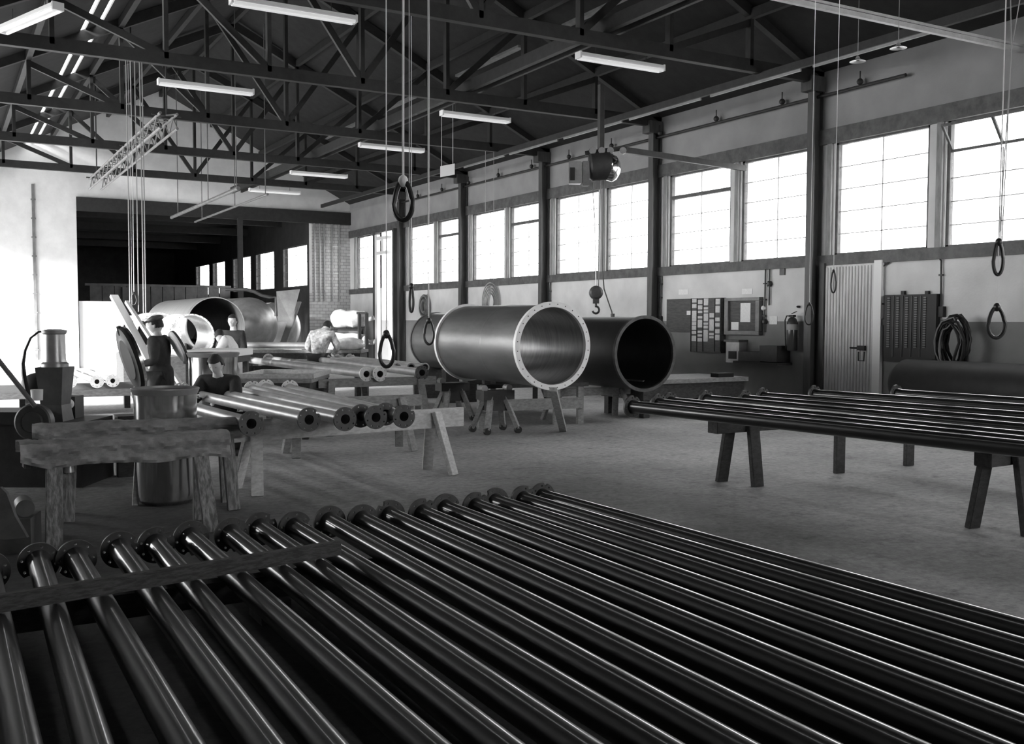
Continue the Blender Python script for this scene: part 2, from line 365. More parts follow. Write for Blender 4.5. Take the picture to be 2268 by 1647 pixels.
# roof with two narrow skylight strips, purlins, trusses
SKY = [(2.50, 2.60), (2.80, 2.90)]
b = MB()
xs = [-.1, SKY[0][0], None, SKY[0][1], SKY[1][0], None, SKY[1][1], APX, None, APX, XW+.35]
seg = []
for p, q in ((-.1, SKY[0][0]), (SKY[0][1], SKY[1][0]), (SKY[1][1], APX), (APX, XW+.35)):
    b.poly([(p, -12, roofz(p)), (q, -12, roofz(q)), (q, YB+.2, roofz(q)), (p, YB+.2, roofz(p))], .06, (0, 0, 1))
b.bx(-7.3, -.1, -12, YB+.2, EAVE, EAVE+.1)
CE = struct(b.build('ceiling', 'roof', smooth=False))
for p, q in SKY:
    g = MB(); g.poly([(p, -12, roofz(p)+.03), (q, -12, roofz(q)+.03), (q, YB, roofz(q)+.03), (p, YB, roofz(p)+.03)], .005, (0, 0, 1)); g.build('skylight_pane', 'glass', CE, smooth=False)
for i in range(9):
    x = -.1+(XW+.1)*i/8; pz = roofz(x)-.1
    if i in (0, 8): continue
    p = MB(); p.bx(x-.05, x+.05, -4, YB, pz-.1, pz+.06); p.build('purlin', 'truss', CE, smooth=False)
def truss(y):
    t = MB(); w = .12; z0 = 5.80; n = 8; xs = [-.1+(XW+.1)*i/n for i in range(n+1)]
    t.beam((-.1, y, z0), (XW, y, z0), w, .2)
    for s in (-1, 1):
        x0 = APX+s*(APX+.1); t.beam((x0, y, EAVE-.02), (APX, y, APZ-.2), w, .2)
    for i in range(1, n):
        x = xs[i]; t.beam((x, y, z0), (x, y, roofz(x)-.2), .07, .12)
    for i in range(1, n//2): t.beam((xs[i], y, roofz(xs[i])-.25), (xs[i+1], y, z0+.05), .07, .11)
    for i in range(n//2+1, n): t.beam((xs[i], y, roofz(xs[i])-.25), (xs[i-1], y, z0+.05), .07, .11)
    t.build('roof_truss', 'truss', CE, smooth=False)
for y in COLY:
    if y > 2: truss(y)
for x, zt, sx, sz in ((8.72, 6.0, .1, .2), (9.05, 6.0, .06, .1), (11.9, 5.66, .07, .12)):
    g = MB(); g.bx(x-sx/2, x+sx/2, 2, YB-1, zt-sz/2, zt+sz/2); g.build('runway_beam', 'truss', CE, smooth=False)
g = MB(); y = 9.0
for k in range(6): g.bx(11.72, 11.75, y, y+2.1, 5.50, 5.54); y += 2.35
g.build('rail_flange', 'mid_metal', CE, smooth=False)  # pale broken strips stand in for window light gleaming on the rail edge
for z0, z1, x in ((7.28, 7.31, 10.15), (7.05, 7.08, 10.75)):
    g = MB()
    for y in (13, 17.4, 21.9, 26.3): g.bx(x, x+.14, y, y+2.8, z0-.22, z1-.2)
    g.build('roof_batten', 'rail_grey', CE, smooth=False)

# conduit rail along the right wall
b = MB(); b.cyl((XW-.1, 10.6, 5.47), (XW-.1, 31, 5.47), .028, seg=10)
for k in range(12): y = 11.5+k*1.75; b.cyl((XW-.1, y, 5.47), (XW-.1, y, 5.72), .012, seg=6); b.ball((XW-.1, y, 5.55), .055, u=8, v=6)
tag(b.build('steam_pipe', 'iron', origin=(XW-.1, 20, 5.47)), 'thin dark service pipe on hangers running above all the windows', 'pipe')
b = MB(); b.cyl((XW-.1, 2.5, 5.12), (XW-.1, 10.2, 5.12), .02, seg=8)

# next hall
AX = OX1+.02
b = MB(); AWIN = [(34.7+.2, 36.9), (37.6, 39.8), (40.4, 42.9), (44.2, 46.6), (47.4, 50.0)]
uu = [(680, 625), (607, 565), (555, 515), (498, 470), (463, 433)]
AWIN = [(at(a, 600, x=AX).y, at(c, 600, x=AX).y) for a, c in uu]
prev = YB+.3; b.bx(AX, AX+.25, YB+.3, 60, 0, 2.85); b.bx(AX, AX+.25, YB+.3, 60, 4.45, 5.9)
for a, c in AWIN:
    a = max(a, YB+.35); b.bx(AX, AX+.25, prev, a, 2.85, 4.45); prev = c
b.bx(AX, AX+.25, prev, 60, 2.85, 4.45)
b.bx(-7, AX, 60, 60.3, 0, 5.9)
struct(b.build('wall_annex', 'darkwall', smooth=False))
for n, (a, c) in enumerate(AWIN): window(40+n, max(a, YB+.35), c, x=AX, z0=2.85, z1=4.45)
b = MB(); b.bx(-7, 16, YB+.3, 62, 5.9, 6.1); struct(b.build('ceiling_annex', 'roof', smooth=False))
for y in (39, 44, 49, 54):
    g = MB(); g.bx(1, AX, y, y+.15, 5.3, 5.6); struct(g.build('trim_1', 'truss', smooth=False)).name = 'trim_%d' % int(y)
b = MB(); b.bx(3.97, 5.3, YB+.1, YB+.2, 0, 2.2)
struct(b.build('wall_low_panel', 'white', smooth=False))
b = MB()
for k in range(12): b.bx(5.6+k*.5, 6.07+k*.5, 46, 46.06, 0, 3.05)
b.bx(5.4, 11.6, 45.95, 46.1, 3.05, 3.15); b.bx(6.9, 7.2, 45.9, 46, 0, 3.0)
tag(b.build('board_partition', 'annexwall', smooth=False, origin=(8.5, 46, 0)), 'grey boarded partition standing behind the tanks in the far hall', 'partition')

# door in the right wall (ribbed), frame and bolt
d0, d1 = at(1955, 700, x=XW).y, at(1832, 700, x=XW).y
D = struct(thing('door_1', None, None, (XW-.03, (d0+d1)/2, 0)))
b = MB(); b.bx(XW-.05, XW-.02, d0, d1, 0, 2.56)
n = 15
for k in range(n):
    y = d0+.22+(d1-d0-.25)*k/(n-1); b.box((XW-.055, y, 1.27), (.025, .05, 2.52), bev=.008)
b.build('ribbed_leaf', mat('door_enamel', .5, .5, 0, .68, 3, (3, 3, .5)), D, smooth=False)
b = MB(); b.bx(XW-.09, XW-.02, d0-.03, d0+.12, 0, 2.6); b.build('door_frame', 'white', D, smooth=False)
b = MB(); y = d0+.33; b.bx(XW-.12, XW-.07, y-.07, y+.08, 1.12, 1.2); b.cyl((XW-.1, y, 1.16), (XW-.1, y+.24, 1.16), .015, seg=8); b.path([(XW-.1, y-.06, 1.1), (XW-.1, y-.05, .95), (XW-.1, y+.06, .95), (XW-.1, y+.06, 1.1)], .012); b.build('door_bolt', 'black', D)
b = MB(); b.bx(XW-.1, XW-.02, d1, 12.3, 0, 2.6); b.build('door_jamb', 'column', D, smooth=False)

# overhead pale cable tray, lattice boom and far pipes
b = MB(); b.beam((6.5, 8.80, 5.41), (13.3, 8.68, 5.41), .06, .06); b.beam((6.5, 8.76, 5.46), (13.3, 8.64, 5.46), .02, .03)

tag(b.build('cable_tray', M['rail_grey'] if 0 else mat('pale_tray', .5, .5, .2, .65, 6), smooth=False, origin=(10, 8.7, 5.4)), 'pale steel cable tray crossing the upper right corner over the hall', 'cable tray')
t = thing('lattice_boom', 'grey lattice boom hanging level below the trusses at the far left', 'boom', (3.55, 22, 5.0))
b = MB(); xs = (3.41, 3.69)
for x in xs:
    for z in (4.95, 5.2): b.cyl((x, 18.2, z), (x, 27.7, z), .025, seg=8)
b.build('rails', 'rail_grey', t)
b = MB()
for k in range(26):
    y = 18.2+k*.36; a = k % 2
    b.cyl((xs[0], y, 5.2 if a else 4.95), (xs[0], y+.36, 4.95 if a else 5.2), .012, seg=6); b.cyl((xs[1], y, 5.2 if a else 4.95), (xs[1], y+.36, 4.95 if a else 5.2), .012, seg=6)
    b.cyl((xs[0] if a else xs[1], y, 5.2), (xs[1] if a else xs[0], y+.36, 5.2), .012, seg=6)
b.build('lacing', 'rail_grey', t)
for y in (18.4, 22, 27.4):
    b = MB(); b.cyl((3.55, y, 5.2), (3.55, y, roofz(3.55)), .015, seg=6); b.cyl((3.3, y, 5.2), (3.8, y, 5.2), .015, seg=6); b.build('hanger', 'iron', t)
b = MB(); b.cyl((6.47, 24.8, 4.85), (6.47, 33, 4.85), .05, seg=10)
for y in (25, 28, 32): b.cyl((6.47, y, 4.85), (6.47, y, roofz(6.47)), .012, seg=6)
tag(b.build('hanging_pipe', 'rail_grey', origin=(6.47, 28, 4.85)), 'thick grey pipe slung under the trusses before the far opening', 'pipe')
b = MB(); b.cyl((7.2, 24.8, 4.75), (7.2, 33, 4.75), .03, seg=10)
for y in (25, 28, 32): b.cyl((7.2, y, 4.75), (7.2, y, roofz(7.2)), .012, seg=6)
tag(b.build('hanging_pipe', 'rail_grey', origin=(7.2, 28, 4.75)), 'thinner grey pipe slung right of the thick one before the far opening', 'pipe')

# fluorescent lamps
LG = 'fluorescent lamps under the trusses'
def lamp(x, y, z, L, ang, label, tubes=2):
    t = thing('fluorescent_lamp', label, 'lamp', (0, 0, 0), LG)
    b = MB(); b.box((0, 0, .04), (L, .16, .06), bev=.01); b.box((L/2, 0, .03), (.03, .15, .1)); b.box((-L/2, 0, .03), (.03, .15, .1)); b.build('housing', 'lamp_body', t)
    for s in ((-1, 1) if tubes == 2 else (0,)):
        b = MB(); b.cyl((-L/2+.02, s*.055, -.012), (L/2-.02, s*.055, -.012), .019, seg=10); b.build('tube', 'tube', t)
    b = MB(); b.cyl((-L*.3, 0, .07), (-L*.3, 0, .25), .006, seg=5); b.cyl((L*.3, 0, .07), (L*.3, 0, .25), .006, seg=5); b.build('hanger', 'iron', t)
    t.location = (x, y, z); t.rotation_euler.z = ang
for x, y, L, s in ((4.1, 12.8, 1.65, 'large pale twin lamp cut by the top edge left of the ropes'), (4.1, 17.75, 1.6, 'twin lamp under the dark trusses, leftmost of the full ones'),
                   (9.3, 12.75, 1.6, 'bright twin lamp nearest the right-hand windows, high in the middle'), (9.3, 17.6, 1.5, 'twin lamp behind the ropes, second nearest of the right row'),
                   (9.25, 21.7, 1.6, 'twin lamp between the ropes above the hanging loop'), (9.2, 26.7, 1.6, 'twin lamp second farthest in the right row'), (9.2, 30.9, 1.6, 'farthest small twin lamp of the right row')):
    lamp(x, y, 5.6, L, 0, s)
lamp(1.1, 14.6, 5.5, 1.6, R(-70), 'long twin lamp set lengthwise in the upper left corner')
lamp(8.15, 7.0, 5.62, 1.6, 0, 'twin lamp just touching the top edge near the pale tray')

# ================================================================== FLANGED PIPES
def flange_mesh(name, m, r=.11, bore=.052, th=.022, bolts=8, pcd=.09, hole=.008, notch=True):
    bm = bmesh.new(); es = []
    def loop(pts):
        vs = [bm.verts.new((p[0], 0, p[1])) for p in pts]
        for i in range(len(vs)): es.append(bm.edges.new((vs[i-1], vs[i])))
    out = []
    for k in range(48):
        a = 2*math.pi*(k+.5)/48; rr = r
        if notch and k in (11, 12): rr = r-.022
        if notch and k in (11, 12):
            out.append((math.cos(a)*rr*(1.0), math.sin(a)*rr))
        else: out.append((math.cos(a)*rr, math.sin(a)*rr))
    loop(out); loop([(math.cos(2*math.pi*k/24)*bore, math.sin(2*math.pi*k/24)*bore) for k in range(24)])
    for j in range(bolts):
        a = 2*math.pi*(j+.5)/bolts; c = (math.cos(a)*pcd, math.sin(a)*pcd)
        loop([(c[0]+math.cos(2*math.pi*k/8)*hole, c[1]+math.sin(2*math.pi*k/8)*hole) for k in range(8)])
    bmesh.ops.triangle_fill(bm, use_beauty=True, use_dissolve=False, edges=es)
    g = bmesh.ops.extrude_face_region(bm, geom=list(bm.faces))
    for v in g['geom']:
        if isinstance(v, bmesh.types.BMVert): v.co.y += th
    bmesh.ops.recalc_face_normals(bm, faces=bm.faces)
    me = bpy.data.meshes.new(name); bm.to_mesh(me); bm.free(); me.materials.append(M[m]); return me
def pipe_proto(label, cat, pm, fm, L=6.0, group=None, near=True, far=True, rp=.057, name='flanged_pipe', rf=.105):
    t = thing(name, label, cat, (0, 0, 0), group)      # axis along +y from the near end
    b = MB(); b.rev((0, 0, 0), (0, 1, 0), [(0.012, rp*1.2), (.03, rp*1.18), (.09, rp), (L-.09, rp), (L-.03, rp*1.18), (L-.012, rp*1.2), (L-.012, rp*.86), (.012, rp*.86)], 28, closed=True)
    b.build('tube', pm, t, ang=50)
    fme = flange_mesh('flange', fm, r=rf, bore=rp*.78, pcd=rf*.8)
    for ok, y in ((near, 0.0), (far, L-.022)):
        if ok:
            f = bpy.data.objects.new('flange', fme); COL.objects.link(f); f.parent = t; f.location = (0, y, 0); f.rotation_euler.y = random.choice((0, .4, .9, 2.2))
    return t
def lay(t, far, near, L=6.0):     # put the far end at 'far', lying towards 'near'
    far = Vector(far); d = (far-Vector(near)).normalized(); p = far-d*L
    t.location = p; t.rotation_euler = d.to_track_quat('Y', 'Z').to_euler()

# the front rack: eighteen black pipes
far = [(1216, 1088.5), (1174, 1095), (1112, 1100), (1069, 1110), (1001.6, 1113.7), (951, 1125), (877.6, 1128.8), (817, 1139), (743.6, 1142), (667, 1155), (590, 1157), (526, 1170), (436, 1177), (358, 1192), (278, 1202), (181, 1222), (97, 1229), (-15, 1250)]
near = [(1460, 1152), (1460, 1176), (1460, 1207), (1460, 1241), (1460, 1281), (1460, 1328), (1460, 1382), (1460, 1449), (1460, 1526), (1437, 1600), (1266, 1600), (1099, 1600), (941, 1600), (767, 1647), (625, 1647), (445, 1647), (235, 1647), (75, 1647)]
near = [(1460+ (0), v) if u == 1460 else (u, v) for u, v in near]
G1 = 'black flanged pipes of the front rack'; ZF = .30
proto = None
sp = 0.2135
for i, (a, c) in enumerate(zip(far, near)):
    lab = ('black flanged pipe of the front rack, ' + ('rightmost of all' if i == 0 else 'leftmost of all' if i == 17 else ORD[i]+' counting from the right edge of the row'))
    if proto is None: o = proto = pipe_proto(lab, 'pipe', 'pipe_black', 'flange_black', group=G1)
    else: o = copy_tree(proto); o['label'] = lab
    pa = at(a[0], a[1]-2, z=ZF+.052); pc = at(c[0], c[1], z=ZF+.052)
    ox = -.022
    pa.z = pc.z = ZF; pa.x += ox; pc.x += ox
    d = (pa-pc).normalized(); pa2 = pa+d*.07
    lay(o, pa2, pc)
    o.children[1].rotation_euler.y = o.children[2].rotation_euler.y = 0
    for ch in o.children:
        if ch.name.startswith('flange'): ch.rotation_euler.y = random.uniform(0, 6)
b = MB(); p = at(-60, 1345, z=.40); q = at(752, 1212, z=.40); b.beam(p, q, .045, .075, bev=.004)
tag(b.build('timber_batten', 'woodx', origin=(p+q)/2), 'long dark timber batten laid across the near pipes of the front rack', 'timber')
for y, lab in ((5.2, 'low timber bearer under the far ends of the front pipe rack'), (1.4, 'low timber bearer under the near ends of the front pipe rack')):
    t = thing('pipe_bearer', lab, 'timber', (2.1, y, 0), 'bearers under the front pipe rack')
    b = MB(); b.bx(.0, 4.2, y-.05, y+.05, .12, ZF-.058); b.build('beam', 'wood_dark', t, smooth=False)
    for x in (.2, 1.5, 2.8, 4.0): b = MB(); b.bx(x-.08, x+.08, y-.12, y+.12, 0, .12); b.build('block', 'wood_dark', t, smooth=False)

# right rack: eight black pipes on trestles
rends = [(1994, 862), (1812, 863), (1698, 869), (1658, 875), (1572, 875), (1492, 880), (1466, 883.5), (1408, 888)]
rn = [880, 894, 911, 925, 937, 954, 965, 975]
G2 = 'black flanged pipes of the right-hand rack'
ZR = .78
for i, ((u, v), vn) in enumerate(zip(rends, rn)):
    o = copy_tree(proto)
    tag(o, 'black flanged pipe on the right-hand trestles, ' + ('nearest of all' if i == 7 else 'farthest, beside the dark tank' if i == 0 else ORD[7-i]+' counting from the near side'), None, G2)
    pa = at(u, v, z=ZR+.055); pc = at(2268, vn, z=ZR+.055); pa.z = pc.z = ZR
    if i == 6: pa.z = pc.z = ZR
    d = (pa-pc).normalized(); lay(o, pa+d*.06, pc)
def leg_box(mb, foot, top, w, h): mb.beam(foot, top, w, h)
def sawhorse(label, cat, p, q, ztop, bw=.08, bh=.14, m='wood_mid', legs=((.12, 1), (.12, -1), (.88, 1), (.88, -1)), spread=.28, along=.1, lw=.09, name='sawhorse', group=None, lm=None, feet=None):
    p = Vector((p[0], p[1], 0)); q = Vector((q[0], q[1], 0)); d = (q-p); L = d.length; dn = d.normalized(); nrm = Vector((-dn.y, dn.x, 0))
    t = thing(name, label, cat, (p+q)/2, group); Z = Vector((0, 0, 1))
    b = MB(); b.beam(p+Z*(ztop-bh/2), q+Z*(ztop-bh/2), bw, bh, bev=.005); b.build('beam', m, t)
    for f, s in legs:
        base = p+d*f; top = base+nrm*s*(bw/2+.02)+Z*(ztop-.03); e = base+nrm*s*spread+dn*((along if f > .5 else -along) if s else 0)
        b = MB(); b.beam(e+Z*.0, top, lw, .05, bev=.004); lg = b.build('leg', lm or m, t)
        if feet: b = MB(); b.cyl(e+nrm*.03+Z*.04, e-nrm*.03+Z*.04, .04, seg=12); b.build('caster', feet, lg)
    return t
sawhorse('dark timber trestle under the left ends of the right-hand pipe rack', 'trestle', (6.42, 7.27), (9.7, 7.3), ZR-.06, .14, .2, 'wood_dark', ((.1, 1), (.13, -1), (.54, 0), (.88, 0)), .2, .02, .13, name='trestle')
sawhorse('dark timber trestle at the right edge under the black pipe rack', 'trestle', (6.72, 4.62), (9.6, 4.75), ZR-.06, .14, .2, 'wood_dark', ((.08, 1), (.11, -1), (.6, 0), (.92, 0)), .2, .02, .13, name='trestle')

# middle rack: pale pipes with dark near flanges
G3 = 'pale pipes with dark flanges on the middle trestles'
mid = [((685, 929), (490, 880), 'with its far end held by the crouching man'), ((765, 928), (560, 880), 'first right of the crouching man'), ((800, 921), (600, 874), 'second right of the crouching man'), ((833, 924), (637, 874), 'third right of the crouching man'),
       ((855, 917), (668, 870), 'fourth right of the crouching man'), ((895, 922), (702, 869), 'at the right end of the row'), ((557, 938), (415, 893), 'low at the left, passing below the crouching man')]
# near flange faces are here the near ends
mp = None
for i, (n_, f_, lab) in enumerate(mid):
    z = .74
    pn = at(n_[0], n_[1], z=z); pf = at(f_[0], f_[1]+6, z=z)
    L = 4.0
    if mp is None:
        o = mp = pipe_proto('', 'pipe', 'pipe_pale', 'flange_black', L=L, group=G3, far=False, rp=.055)
        fm = flange_mesh('flange', 'flange_pale', bore=.042, pcd=.088); f = bpy.data.objects.new('flange', fm); COL.objects.link(f); f.parent = o; f.location = (0, L-.022, 0)
    else: o = copy_tree(mp)
    o['label'] = 'pale pipe on the middle trestles, '+lab
    d = (pf-pn).normalized(); o.location = pn; o.rotation_euler = d.to_track_quat('Y', 'Z').to_euler()
    if i == 0:
        pass
pL, pR = at(540, 950, z=.60), at(1030, 925, z=.60)
sawhorse('pale painted timber sawhorse with a long plank under the dark-flanged pipe ends', 'sawhorse', (2.25, 9.12), (4.82, 9.42), .675, .06, .2, 'wood_pale', ((.1, 1), (.1, -1), (.86, 1), (.86, -1)), .26, .08, .11)
sawhorse('pale sawhorse standing behind the first, under the middle of the pale pipes', 'sawhorse', (3.35, 11.4), (5.2, 11.3), .675, .06, .14, 'wood_mid', ((.15, 1), (.15, -1), (.85, 1), (.85, -1)), .26, .08, .1)

# upper middle rack: pale pipes behind
G4 = 'pale pipes on the rear middle rack'
mp2 = None
rear = [((812, 828), (603, 803), 'with a white near flange, left of the pair'), ((842, 828), (633, 800), 'with a white near flange, right of the pair'), ((935, 825), (700, 796), 'with a dark near flange beside the big rolled pipe')]
for i in range(3): rear.append((None, None, ['third from the right', 'second from the right', 'rightmost, beside the huge steel pipe'][i]))
x0 = at(812, 828, z=.84)
for i, (n_, f_, lab) in enumerate(rear):
    z = .84
    if n_: pn = at(n_[0], n_[1], z=z); pf = at(f_[0], f_[1], z=z); dd = (pf-pn).normalized()
    else: pn = Vector((6.30+.25*(i-3), 14.6, z))
    if mp2 is None:
        o = mp2 = pipe_proto('', 'pipe', 'pipe_pale', 'flange_pale', L=6.0, group=G4, rp=.06)
        mp3 = pipe_proto('', 'pipe', 'pipe_pale', 'flange_black', L=5.2, group=G4, rp=.06)
    elif i == 2: o = mp3
    elif i == 3: o = mp4 = pipe_proto('', 'pipe', 'pipe_pale', 'flange_pale', L=3.8, group=G4, rp=.06, near=False)
    elif i > 3: o = copy_tree(mp4)
    else: o = copy_tree(mp2)
    o['label'] = 'long pale pipe, rear rack, '+lab
    o.location = pn; o.rotation_euler = dd.to_track_quat('Y', 'Z').to_euler()
sawhorse('dark sawhorse under the near ends of the rear middle rack', 'sawhorse', (4.5, 13.2), (6.3, 13.2), .78, .1, .12, 'wood_mid', ((.1, 1), (.1, -1), (.85, 1), (.85, -1)), .2, .08, .1)
sawhorse('dark sawhorse under the far ends of the rear middle rack', 'sawhorse', (4.6, 17.6), (7.2, 17.6), .78, .1, .12, 'wood_dark', ((.1, 1), (.1, -1), (.85, 1), (.85, -1)), .2, .08, .1)

# flanged stubs on the bench at far left
G5 = 'flanged pipes on the low bench at the far left'
sp_ = None
for (u, v), lab in (((155, 845), 'leftmost, touching the grey machine'), ((215, 845), 'in the middle of the three'), ((250, 843), 'nearest the big black lid')):
    if sp_ is None: o = sp_ = pipe_proto('', 'pipe', 'pipe_pale', 'flange_black', L=3.0, group=G5, rp=.05, name='flanged_pipe')
    else: o = copy_tree(sp_)
    for ch in o.children:
        if ch.name.startswith('flange'): ch.data.materials[0] = mat('worn_grey_flange', .2, .6, 0, .3, 8) if o is sp_ else ch.data.materials[0]
    o['label'] = 'grey flanged pipe end on the far left bench, '+lab; o.location = at(u, v, y=17.3)
b = MB(); zz = at(200, 855, y=17.3).z
t = thing('low_bench', 'long low dark bench with pipe ends lying on it at the far left', 'bench', (1.0, 18.2, 0))
b.bx(-.8, 3.0, 17.25, 19.2, zz-.17, zz-.06); b.build('top', 'wood_dark', t, smooth=False)
for x in (-.6, 1.2, 2.9):
    for y in (17.5, 19.0): b = MB(); b.bx(x-.05, x+.05, y-.05, y+.05, 0, zz-.17); b.build('leg', 'wood_dark', t, smooth=False)

# ================================================================== BIG ROLLED PIPES
def bigpipe(name, label, c, r, L, mo, mi, mr, rw=.05, rt=.05, skirt=None, rot=0):
    t = thing(name, label, 'pipe section', (c[0], c[1], c[2]-r)); d = Vector((math.sin(rot), math.cos(rot), 0)); c = Vector(c)
    b = MB(); b.rev(c, d, [(0.02, r), (L-.02, r), (L-.02, r-.02), (0.02, r-.02)], 72, closed=True)
    o = b.build('shell', mo, t, ang=50); o.data.materials.append(M[mi])
    for p in o.data.polygons:                        # inner skin
        cc = p.center+Vector(t.location)-c; rad = (cc-d*cc.dot(d)).length
        if rad < r-.012: p.material_index = 1
    for s in (0, L-rt):
        b = MB(); b.rev(c+d*s, d, [(0, r+rw*.45), (rt, r+rw*.45), (rt, r-rw*.55), (0, r-rw*.55)], 72, closed=True)
        ring = b.build('ring_flange', mr, t, ang=40)
        if mr != 'tar_ring' and s == 0:
            b = MB(); a0 = d.orthogonal().normalized(); b0 = d.cross(a0)
            for k in range(28):
                a = 2*math.pi*k/28; q = c+(a0*math.cos(a)+b0*math.sin(a))*(r)-d*.003; b.cyl(q, q+d*.006, .008, seg=6)
            b.build('bolt_holes', 'black', ring)
    if skirt:
        for s in skirt:
            b = MB(); b.rev(c+d*s, d, [(0, r+.001), (.03, r+.004), (.06, r+.001)], 72); b.build('weld_seam', mo, t)
    return t
c1 = at(1226, 766, y=11.5)
bigpipe('rolled_pipe', 'huge rolled steel pipe section with white-rimmed open end, on wheeled stands', c1, .575, at(962, 766, x=c1.x-.6).y-11.5, 'rolled', 'rolled_in', 'white_ring', .075, .06, (1.05,))
c2 = at(1430, 783, D=15.6)
bigpipe('rolled_pipe', 'huge dark tarred pipe section with a black open end, right of the steel one', c2, .58, 4.3, 'tar', 'tar', 'tar_ring', .05, .05)
c3 = at(1045, 757, y=16.9)
bigpipe('rolled_pipe', 'grey rolled pipe section mostly hidden behind the white-rimmed one', c3, .56, at(907, 757, x=c3.x-.58).y-16.9, 'rolled', 'rolled_in', 'tar_ring', .04, .05)
t = thing('pipe_cradle', 'dark cradle blocks under the hidden grey pipe section', 'cradle', (c3.x, c3.y+1, 0))
for dy in (.3, 1.6): b = MB(); b.bx(c3.x-.4, c3.x+.4, c3.y+dy, c3.y+dy+.2, 0, c3.z-.53); b.build('cradle_block', 'wood_dark', t, smooth=False)
def roller_stand(label, x, y, z, m='wood_mid', wheels=True, w=.5):
    t = thing('roller_stand', label, 'stand', (x, y, 0), 'stands carrying the huge pipe sections')
    b = MB(); b.bx(x-w/2, x+w/2, y-.12, y+.12, z-.2, z-.07); b.bx(x-.15, x+.15, y-.1, y+.1, z-.36, z-.2); b.build('head', 'iron', t, smooth=False)
    for s in (-1, 1):
        b = MB(); b.cyl((x+s*.2, y-.06, z-.04), (x+s*.2, y+.06, z-.04), .05, seg=16); b.build('roller', 'mid_metal', t)
        for q in (-1, 1):
            f = Vector((x+s*w*.5, y+q*.22, .06 if wheels else 0)); b = MB(); b.beam(f, (x+s*.1, y+q*.06, z-.12), .08, .06); lg = b.build('leg', m, t)
            if wheels: b = MB(); b.cyl((f.x, f.y-.03, .05), (f.x, f.y+.03, .05), .05, seg=14); b.build('wheel', 'rubber', lg)
    return t
zb = c1.z-.575
roller_stand('wooden roller stand on wheels below the near end of the white-rimmed pipe', at(1100, 960, z=0).x+.05, 12.35, zb-.0)
roller_stand('wooden roller stand below the middle of the white-rimmed pipe', c1.x-.2, 14.2, zb)
zb2 = c2.z-.58
sawhorse('low trestle with splayed legs under the near end of the tarred pipe', 'trestle', (c2.x-1.3, c2.y+.9), (c2.x+.4, c2.y+.9), zb2, .12, .12, 'wood_mid', ((.12, 1), (.12, -1), (.85, 1), (.85, -1)), .25, .1, .1, name='trestle')
sawhorse('low trestle under the far end of the tarred pipe', 'trestle', (c2.x-.8, c2.y+3.9), (c2.x+.6, c2.y+3.9), zb2, .12, .12, 'wood_dark', ((.12, 1), (.12, -1), (.85, 1), (.85, -1)), .25, .1, .1, name='trestle')
# cross bar frame and brace under the two pipes
t = thing('low_rail_stand', 'pale timber rail stand on the floor between the two huge pipes', 'stand', (8.0, 12.9, 0))
b = MB(); b.beam((6.9, 12.95, .33), (8.6, 12.75, .33), .05, .17); b.build('rail', 'wood_mid', t, smooth=False)
b = MB(); b.beam((6.9, 12.95, .62), (8.7, 12.75, .62), .1, .06); b.build('rail', 'wood_dark', t, smooth=False)
for x, y in ((6.95, 12.99), (8.2, 12.85), (8.6, 12.8)): b = MB(); b.bx(x-.05, x+.05, y-.03, y+.03, 0, .65); b.build('post', 'wood_mid', t, smooth=False)
p, q = at(1248, 955, z=0), at(1225, 862, D=13.2)
b = MB(); b.beam(p, q, .1, .06); tag(b.build('prop', 'wood_mid', smooth=False, origin=p), 'leaning timber prop below the white rim of the big pipe', 'prop')

# dark workbench behind the tarred pipe, barrels by the wall
t = thing('work_table', 'low dark workbench with a pale edge right of the tarred pipe', 'table', (11.2, 14.0, 0))
a, c_ = at(1460, 872, z=.62), at(1590, 862, z=.62)
b = MB(); b.bx(9.9, 12.2, 12.9, 14.2, .56, .63); b.build('top', 'wood_mid', t, smooth=False)
b = MB(); b.bx(9.95, 12.15, 12.95, 14.15, .3, .56); b.build('apron', 'wood_dark', t, smooth=False)
for x in (10.05, 12.05):
    for y in (13.05, 14.05): b = MB(); b.bx(x-.06, x+.06, y-.06, y+.06, 0, .56); b.build('leg', 'wood_dark', t, smooth=False)
t2 = at(1565, 842, z=.7)
b = MB(); b.bx(11.6, 11.95, 13.0, 13.2, .63, .70); tag(b.build('vise_block', 'black', smooth=False, origin=(11.8, 13.1, .63)), 'small black block lying on the low dark workbench', 'block')
t = thing('storage_tank', 'long black cylindrical tank lying at the right wall behind the rack', 'tank', (11.6, 7, 0))
ct = Vector((XW-.8, at(1990, 842, x=XW-.8).y, 0)); 
b = MB(); b.rev((ct.x, ct.y, .68), (0, -1, 0), [(0, 0), (0, .2), (.05, .3), (.14, .36), (5.0, .36), (5.1, .2), (5.1, 0)], 40); b.build('shell', 'tar', t)
for y in (9.5, 6.2): b = MB(); b.bx(ct.x-.35, ct.x+.35, y-.08, y+.08, 0, .42); b.build('saddle', 'wood_dark', t, smooth=False)

